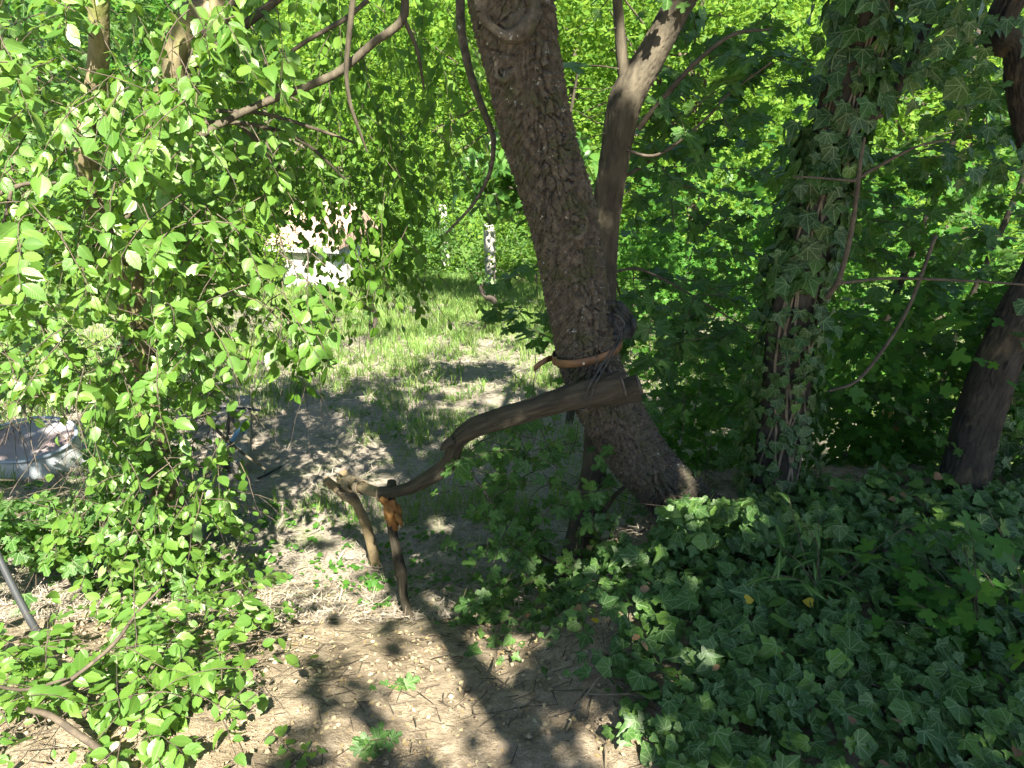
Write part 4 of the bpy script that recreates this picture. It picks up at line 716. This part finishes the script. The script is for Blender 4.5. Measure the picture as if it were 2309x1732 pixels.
# sleepers, hoses, pipe
sm = rough_mat('grey_timber', (0.14, 0.13, 0.115), (0.27, 0.255, 0.23), 10, (0.30, 0.25, 0.16), rough=0.9, bump=0.5, dist=0.01, stretch=(5, 0.5, 5))
for (a0, a1, lab) in (((543, 1072), (553, 912), 'weathered timber sleeper beside the blue hose, nearer the open grass'), ((487, 1070), (503, 915), 'weathered timber sleeper partly under the leaves of the forked tree')):
    g0, g1 = G(*a0), G(*a1); c = (g0+g1)/2; L_ = np.linalg.norm((g1-g0)[:2]); yaw = math.atan2(-(g1-g0)[0], (g1-g0)[1]); mb = MB(); boxm(mb, np.zeros(3), 0.14, L_, 0.13)
    o = mb.build('timber_sleeper', sm, smooth=False); o.location = (c[0], c[1], float(H(c[0], c[1]))+0.05); o.rotation_euler = (math.atan2(g1[2]-g0[2], L_), 0, yaw); tag(o, lab, 'timber', 'timber sleepers by the forked tree')
def hose(name, lst, c, label, cat, lift=0.0):
    pts, rad = pxpath([(a, b, G(a, b)[1] if Yd is None else Yd, w_) for a, b, Yd, w_ in lst]); pts[:, 2] += lift; tube(mb := MB(), pts, rad, len(pts)*10, 10)
    return tag(mb.build(name, rough_mat(name, tuple(v*0.85 for v in c), c, 10, rough=0.45, bump=0.05, spec=0.5)), label, cat)
yb = G(541, 1030)[1]
hose('blue_hose', [(490, 1030, yb+0.02, 8), (506, 1011, yb, 9), (524, 992, yb, 9), (534, 976, yb+0.05, 9), (545, 968, yb+0.3, 8), (560, 985, yb+0.35, 8)], (0.16, 0.33, 0.55), 'light blue hose arching over the timber sleeper', 'hose')
hose('black_hose', [(500, 945, None, 6), (535, 946, None, 6), (560, 947, None, 6), (588, 951, None, 6)], (0.02, 0.025, 0.035), 'short black hose crossing the far end of the sleepers', 'hose', 0.12)
hose('black_pipe', [(583, 1084, None, 6), (606, 1072, None, 6), (634, 1057, None, 6)], (0.02, 0.02, 0.022), 'black pipe end lying on the litter right of the sleepers', 'pipe', 0.02)
gp = G(90, 1432); hose('metal_pipe', [(92, 1436, gp[1], 17), (72, 1405, gp[1], 17), (45, 1355, gp[1]+0.02, 16), (0, 1262, gp[1]+0.06, 15), (-40, 1170, gp[1]+0.1, 15)], (0.04, 0.045, 0.05), 'leaning grey metal pipe at the left edge below the tub', 'pipe')
# clay pots and slab in the right-hand undergrowth
pmat = rough_mat('terracotta', (0.42, 0.19, 0.09), (0.54, 0.27, 0.14), 9, rough=0.85, bump=0.2)
for (a, b, Yd, r, lab, tl) in ((1985, 948, 4.35, 0.075, 'terracotta pot tipped on its side among the leaves, left of its pair', 1.2), (2036, 962, 4.4, 0.06, 'smaller terracotta pot among the leaves below the bent tree', 0.5)):
    c = P(a, b, Yd); prof = [(0.0, 0.66), (0.02, 0.68), (1.5, 0.95), (1.5, 1.08), (1.85, 1.1), (1.85, 0.98), (0.2, 0.6)]; mb = MB(); k = 24; th = np.arange(k)*2*math.pi/k
    V = np.array([(math.cos(t)*rr*r, math.sin(t)*rr*r, hh*r) for hh, rr in prof for t in th]); i, j = np.meshgrid(np.arange(len(prof)-1), np.arange(k), indexing='ij'); f = np.stack([i*k+j, i*k+(j+1) % k, (i+1)*k+(j+1) % k, (i+1)*k+j], -1).reshape(-1, 4)
    mb.add(V, f); mb.add(np.vstack([V[-k:], [0, 0, 0.2*r]]), np.stack([np.arange(k), (np.arange(k)+1) % k, np.full(k, k)], -1)); o = mb.build('clay_pot', pmat); o.location = tuple(c); o.rotation_euler = (tl, 0.3, 0.4); tag(o, lab, 'pot', 'clay pots in the undergrowth')
c = P(1965, 1050, 4.2); mb = MB(); boxm(mb, np.zeros(3), 0.34, 0.22, 0.12, 0.3, 0.15); o = mb.build('stone_slab', rough_mat('brown_stone', (0.20, 0.16, 0.14), (0.30, 0.25, 0.22), 9, rough=0.9), smooth=False); o.location = tuple(c); tag(o, 'brown stone slab under the leaves below the clay pots', 'stone')

# ------------------------------------------------------------------ trees and woodland behind the garden
def crown_tree(name, label, x, y, h, cs, rad, nper, size, mat, tpl=BIT, group=None, tr=0.12):
    z = float(H(x, y)); t = thing(name, (x, y, z), label, 'tree', group); cs = np.array(cs, float)
    tube(mb := MB(), [[x, y, z-0.1], [x+0.1, y, z+h*0.35], [x-0.1, y+0.2, z+h*0.7], [x, y, z+h]], [tr, tr*0.8, tr*0.55, tr*0.2], 24, 12, bark(0.05, 2.5, 0.008, 41)); mb.build('trunk', M['bark2'], t)
    mb = MB()
    for c in cs[:14]: s0 = np.array([x, y, z+h*rng.uniform(0.3, 0.8)]); tube(mb, [s0, (s0+c)/2+[0, 0, 0.2], c], [tr*0.35, tr*0.2, 0.01], 8, 6, cap=False)
    tag(mb.build('limbs', M['bark2'], t), kind='stuff'); lv = Leaves(); blobs(lv, cs, rad, nper, size, 0.5, 0.8); p, d, n_, s_ = lv.cat(); tag(merge_leaves(tpl, p, d, n_, s_).build('leaf_clumps', M[mat], t), kind='stuff'); return t
def cloud(n, x0, x1, y0, y1, z0, z1): return np.stack([rng.uniform(x0, x1, n), rng.uniform(y0, y1, n), rng.uniform(z0, z1, n)], -1)
def boxed(n, a0, a1, b0, b1, y0, y1): return rbox(n, a0, a1, b0, b1, y0, y1)
crown_tree('cherry_tree', 'small tree with drooping narrow leaves behind the leaning trunk', 0.55, 6.6, 3.2, boxed(20, 1080, 1300, 330, 520, 6.0, 6.8), 0.28, 45, 0.14, 'cherry', LANCE, tr=0.04)
crown_tree('garden_tree', 'bright yellow-green tree left of the leaning trunk above the grapevines', 1.3, 15.5, 6, boxed(60, 820, 1230, -60, 430, 14, 17), rng.uniform(0.5, 1.0, 60), 190, 0.13, 'bgleaf')
crown_tree('garden_tree', 'sunlit yellow-green tree between the leaning trunk and the maple branches', 3.2, 13.5, 6, boxed(70, 1180, 1700, -60, 500, 12, 15), rng.uniform(0.5, 0.95, 70), 190, 0.12, 'bgleaf')
crown_tree('garden_tree', 'pale green tree filling the gap right of the ivy-clad trunk', 7.5, 12.5, 6, boxed(75, 1650, 2420, -60, 620, 11, 14), rng.uniform(0.45, 0.85, 75), 190, 0.12, 'bgleaf')
crown_tree('garden_tree', 'light green tree behind the shed roof', -8.5, 27.5, 8, boxed(70, 360, 900, -60, 520, 26, 30), rng.uniform(0.9, 1.7, 70), 200, 0.2, 'bgleaf', tr=0.2)
crown_tree('garden_tree', 'tall green tree behind the forked tree at the upper left', -9.5, 14, 7, boxed(60, -150, 420, -60, 560, 12, 16), rng.uniform(0.6, 1.1, 60), 190, 0.13, 'under')
def bush(label, cs, rad, nper, size, mat, tpl=BIT):
    cs = np.array(cs, float); c = cs.mean(0); c[2] = float(H(c[0], c[1])); t = thing('garden_bush', c, label, 'bush'); lv = Leaves(); blobs(lv, cs, rad, nper, size); p, d, n_, s_ = lv.cat(); tag(merge_leaves(tpl, p, d, n_, s_).build('foliage', M[mat], t), kind='stuff')
    mb = MB()
    for k in cs[:6]: tube(mb, [c+[0, 0, -0.05], (c+k)/2+[0, 0, -0.1], k], [0.03, 0.02, 0.008], 6, 5, cap=False)
    tag(mb.build('stems', M['twig'], t), kind='stuff')
bush('sunlit yellow-green bush at the far edge of the grass beside the concrete post', boxed(22, 1110, 1290, 470, 630, 20, 23), rng.uniform(0.4, 0.8, 22), 170, 0.13, 'bgleaf')
bush('dark evergreen bush behind the concrete posts', boxed(18, 960, 1180, 500, 640, 24, 27), rng.uniform(0.5, 0.9, 18), 220, 0.13, 'maple')
bush('bright bush at the left corner of the white shed', boxed(16, 490, 610, 540, 660, 19, 22), rng.uniform(0.35, 0.7, 16), 180, 0.12, 'bgleaf')
bush('green bush at the far right end of the grass', boxed(26, 1320, 1560, 520, 680, 11, 14), rng.uniform(0.35, 0.6, 26), 150, 0.1, 'under')
bush('tall pale bush left of the shed behind the forked tree', boxed(26, 120, 520, 420, 640, 15, 18), rng.uniform(0.5, 0.9, 26), 170, 0.13, 'bgleaf')
lv = Leaves(); n = 520; xs = rng.uniform(-34, 34, n); ys = rng.uniform(30, 52, n); blobs(lv, np.stack([xs, ys, H(xs, ys)+9*rng.random(n)**1.5], -1), rng.uniform(1.2, 2.6, n), 170, 0.34, 0.5, 0.8)
n = 240; xs = rng.uniform(-26, 26, n); ys = rng.uniform(22.5, 31, n); ok = ~((xs > -9) & (xs < 1) & (ys < 25)); xs, ys = xs[ok], ys[ok]; blobs(lv, np.stack([xs, ys, H(xs, ys)+rng.uniform(0, 2.0, len(xs))], -1), rng.uniform(0.7, 1.4, len(xs)), 170, 0.2, 0.5, 0.8)
p, d, n_, s_ = lv.cat(); tag(merge_leaves(BIT, p, d, n_, s_).build('far_wood', M['bgleaf']), 'far wooded slope closing the view behind the garden', 'woodland', kind='stuff')

# ------------------------------------------------------------------ unseen leaf clumps and a tree added behind the viewer to shape the dappled shade
SUNSPOTS = []                                                # openings in the crowns: where sunlight reaches the scene, as seen in the photograph
for a, c, r in ((670, 1115, 50), (620, 1120, 30), (720, 1290, 60), (780, 1262, 50), (1000, 1225, 62), (940, 1250, 40), (880, 1185, 30), (990, 1185, 40), (860, 1010, 40), (890, 1040, 32), (1080, 1005, 45), (1110, 1040, 50), (1060, 1100, 30), (830, 1330, 45),
                (650, 1390, 50), (600, 1480, 62), (700, 1440, 62), (880, 1500, 58), (820, 1480, 50), (930, 1440, 42), (640, 1600, 62), (560, 1560, 52), (740, 1660, 52), (900, 1620, 62), (960, 1560, 52), (1000, 1490, 62), (1060, 1645, 28), (1330, 1660, 50), (1100, 1500, 50), (1180, 1450, 48), (560, 1690, 50), (450, 1650, 60), (250, 1690, 70),
                (1430, 1420, 42), (1470, 1470, 36), (1590, 1500, 26), (1620, 1640, 32), (1700, 1560, 16), (1940, 1590, 16), (1350, 1720, 40), (2080, 1250, 14), (1780, 1330, 12),
                (1000, 770, 30), (1050, 790, 32), (1160, 760, 45), (1100, 820, 40), (985, 840, 36), (940, 870, 30), (1080, 870, 40), (1130, 900, 36), (1170, 850, 30), (880, 830, 26), (830, 900, 26), (700, 950, 30), (640, 930, 20), (760, 880, 20), (1090, 710, 20), (900, 735, 22), (780, 950, 24), (1430, 830, 30), (1490, 880, 20)):
    s = G(a, c); SUNSPOTS.append((s, r*proj(s)[2][0]/F))
for a, c, Yd, r in ((150, 300, 2.7, 0.6), (330, 420, 2.7, 0.6), (120, 600, 2.6, 0.6), (330, 700, 2.7, 0.6), (150, 850, 2.6, 0.5), (380, 950, 3.0, 0.5), (300, 1130, 3.2, 0.55), (460, 560, 2.7, 0.45), (640, 690, 2.6, 0.3), (350, 1420, 1.95, 0.4), (180, 1540, 1.65, 0.4), (420, 1600, 1.7, 0.3), (1890, 330, 2.6, 0.05), (1930, 260, 2.6, 0.04), (2260, 90, 2.8, 0.07), (1500, 60, 3.1, 0.05)):
    SUNSPOTS.append((P(a, c, Yd), r))
def open_crown(L):
    p, d, n, s = L.cat(); keep = np.ones(len(p), bool)
    for c, r in SUNSPOTS:
        v = p-c; al = v@SUN; keep &= ~((np.linalg.norm(v-al[:, None]*SUN, axis=1) < r*(0.85+0.3*rng.random(len(p)))) & (al > 0.3))
    o = Leaves(); o.add(p[keep], d[keep], n[keep], s[keep]); return o
def clumps(points, t0, t1, nper, rad, size, opened=True):  # leaf clumps placed along sun rays to shade the given points
    L = Leaves()
    for q in points:
        t = rng.uniform(t0, t1)
        for _ in range(12):
            c = q+SUN*t
            if c[1] < 0.3 or c[2] > CAMZ+0.17*c[1]+0.75: break
            t += 0.6
        n = int(nper*rng.uniform(0.6, 1.4)); v = rng.normal(0, 0.5, (n, 3))*rad
        L.add(c+v, rdir(n), rng.normal(0, 0.5, (n, 3))+SUN*0.8, size*rng.uniform(0.7, 1.3, n))
    return open_crown(L) if opened else L
def pool(n, *b): return rbox(n, *b)
gp_ = lambda n, x0, x1, y0, y1: np.array([G(a, b) for a, b in zip(rng.uniform(x0, x1, n), rng.uniform(y0, y1, n))])
sh1 = np.vstack([pool(60, 1080, 1400, -50, 1200, 2.3, 2.8), pool(34, 1280, 1650, 150, 1150, 2.8, 3.6), pool(14, 940, 1350, 900, 1100, 2.4, 2.9), pool(14, 2100, 2330, 650, 1200, 2.7, 2.95)])
sh2 = np.vstack([pool(60, 1640, 2320, -50, 1200, 2.6, 3.4), pool(20, 1750, 2350, 500, 1100, 3.2, 4.2), pool(5, 1450, 1750, 700, 1100, 3.5, 4.5)])
sh3 = np.vstack([gp_(50, 1480, 2330, 1180, 1740), gp_(5, 1050, 1350, 1330, 1520), gp_(3, 560, 800, 1480, 1740)])
sh4 = np.vstack([pool(24, 520, 1020, 0, 700, 3.6, 5.2), gp_(30, -60, 240, 960, 1130)])
sh5 = np.vstack([pool(60, 1600, 2500, -100, 1150, 2.6, 3.3), pool(12, 1500, 2400, 300, 1100, 4.5, 7), gp_(12, 1550, 2450, 1150, 1740)])
L = clumps(sh5, 5, 12, 60, 0.5, 0.13); p, d, n_, s_ = L.cat(); tag(merge_leaves(ELM_LO, p, d, n_, s_).build('leaf_clumps', M['hang'], RT), kind='stuff')  # clumps added out of view above the right side, blocking sun and sky
for tree, pts in ((LT, sh1), (IT, sh2), (MT, sh4)):
    L = clumps(pts, 4.2, 8.5, *((40, 0.3, 0.1) if tree is MT else (46, 0.36, 0.1))); p, d, n_, s_ = L.cat(); tag(merge_leaves(ELM_LO, p, d, n_, s_).build('leaf_clumps', M['hang'], tree), kind='stuff')  # clumps added out of view to shade trunks, hanging leaves and tub
bp = np.array([P(a, c, y_) for a, c, y_ in ((1400, 868, 2.44), (1350, 882, 2.45), (1292, 896, 2.46), (1230, 913, 2.5), (1166, 932, 2.54), (1110, 950, 2.6), (1068, 966, 2.64), (1034, 990, 2.68), (1020, 1030, 2.72), (994, 1062, 2.78), (950, 1090, 2.85), (1365, 520, 3.15), (1372, 440, 3.15), (1385, 360, 3.12), (1365, 600, 3.15), (1400, 280, 3.1))])
L = clumps(bp, 3.0, 5.0, 18, 0.09, 0.085, False); p, d, n_, s_ = L.cat(); tag(merge_leaves(ELM_LO, p, d, n_, s_).build('leaf_clumps', M['hang'], LT), kind='stuff')  # small clumps added out of view to keep rail and maple trunk shaded
fine = np.vstack([gp_(40, 520, 1350, 960, 1330), gp_(34, 420, 1400, 1330, 1740)])
L = clumps(fine, 4.5, 8.0, 20, 0.17, 0.09); p, d, n_, s_ = L.cat(); tag(merge_leaves(ELM_LO, p, d, n_, s_).build('leaf_clumps', M['hang'], FT), kind='stuff')  # small clumps added out of view to break up sunlight on the path
L = clumps(np.vstack([gp_(110, 420, 1350, 640, 760), gp_(110, 420, 1350, 740, 980)]), 7.5, 12, 40, 0.34, 0.11); p, d, n_, s_ = L.cat(); tag(merge_leaves(ELM_LO, p, d, n_, s_).build('leaf_clumps', M['hang'], FT), kind='stuff')  # wider clumps added out of view to dapple the garden floor
b = np.array([1.25, -1.9, float(H(1.25, -1.9))]); ST = thing('added_shade_tree', b, 'unseen forked tree added behind the viewpoint to throw a trunk shadow on the soil', 'tree')  # unseen tree put in to cast the dark bands on the soil
tube(mb := MB(), [b+[0, 0, -0.1], b+[0.02, 0, 1.0], b+[-0.05, -0.05, 2.1], b+[-0.25, -0.3, 4.2], b+[-0.5, -0.5, 7]], [0.11, 0.09, 0.08, 0.06, 0.03], 60, 20, bark(0.03, 2, 0.006, 3)); mb.build('trunk', M['bark'], ST)
tube(mb := MB(), [b+[0.0, 0, 0.9], b+[0.2, 0, 1.7], b+[0.35, -0.1, 2.6], b+[0.6, -0.4, 6]], [0.06, 0.05, 0.045, 0.02], 40, 14); mb.build('limb', M['bark'], ST)
L = clumps(sh3, 3.6, 7.0, 40, 0.30, 0.085); p, d, n_, s_ = L.cat(); tag(merge_leaves(ELM_LO, p, d, n_, s_).build('leaf_clumps', M['hang'], ST), kind='stuff')  # clumps added behind the viewer to shade ivy bank and path
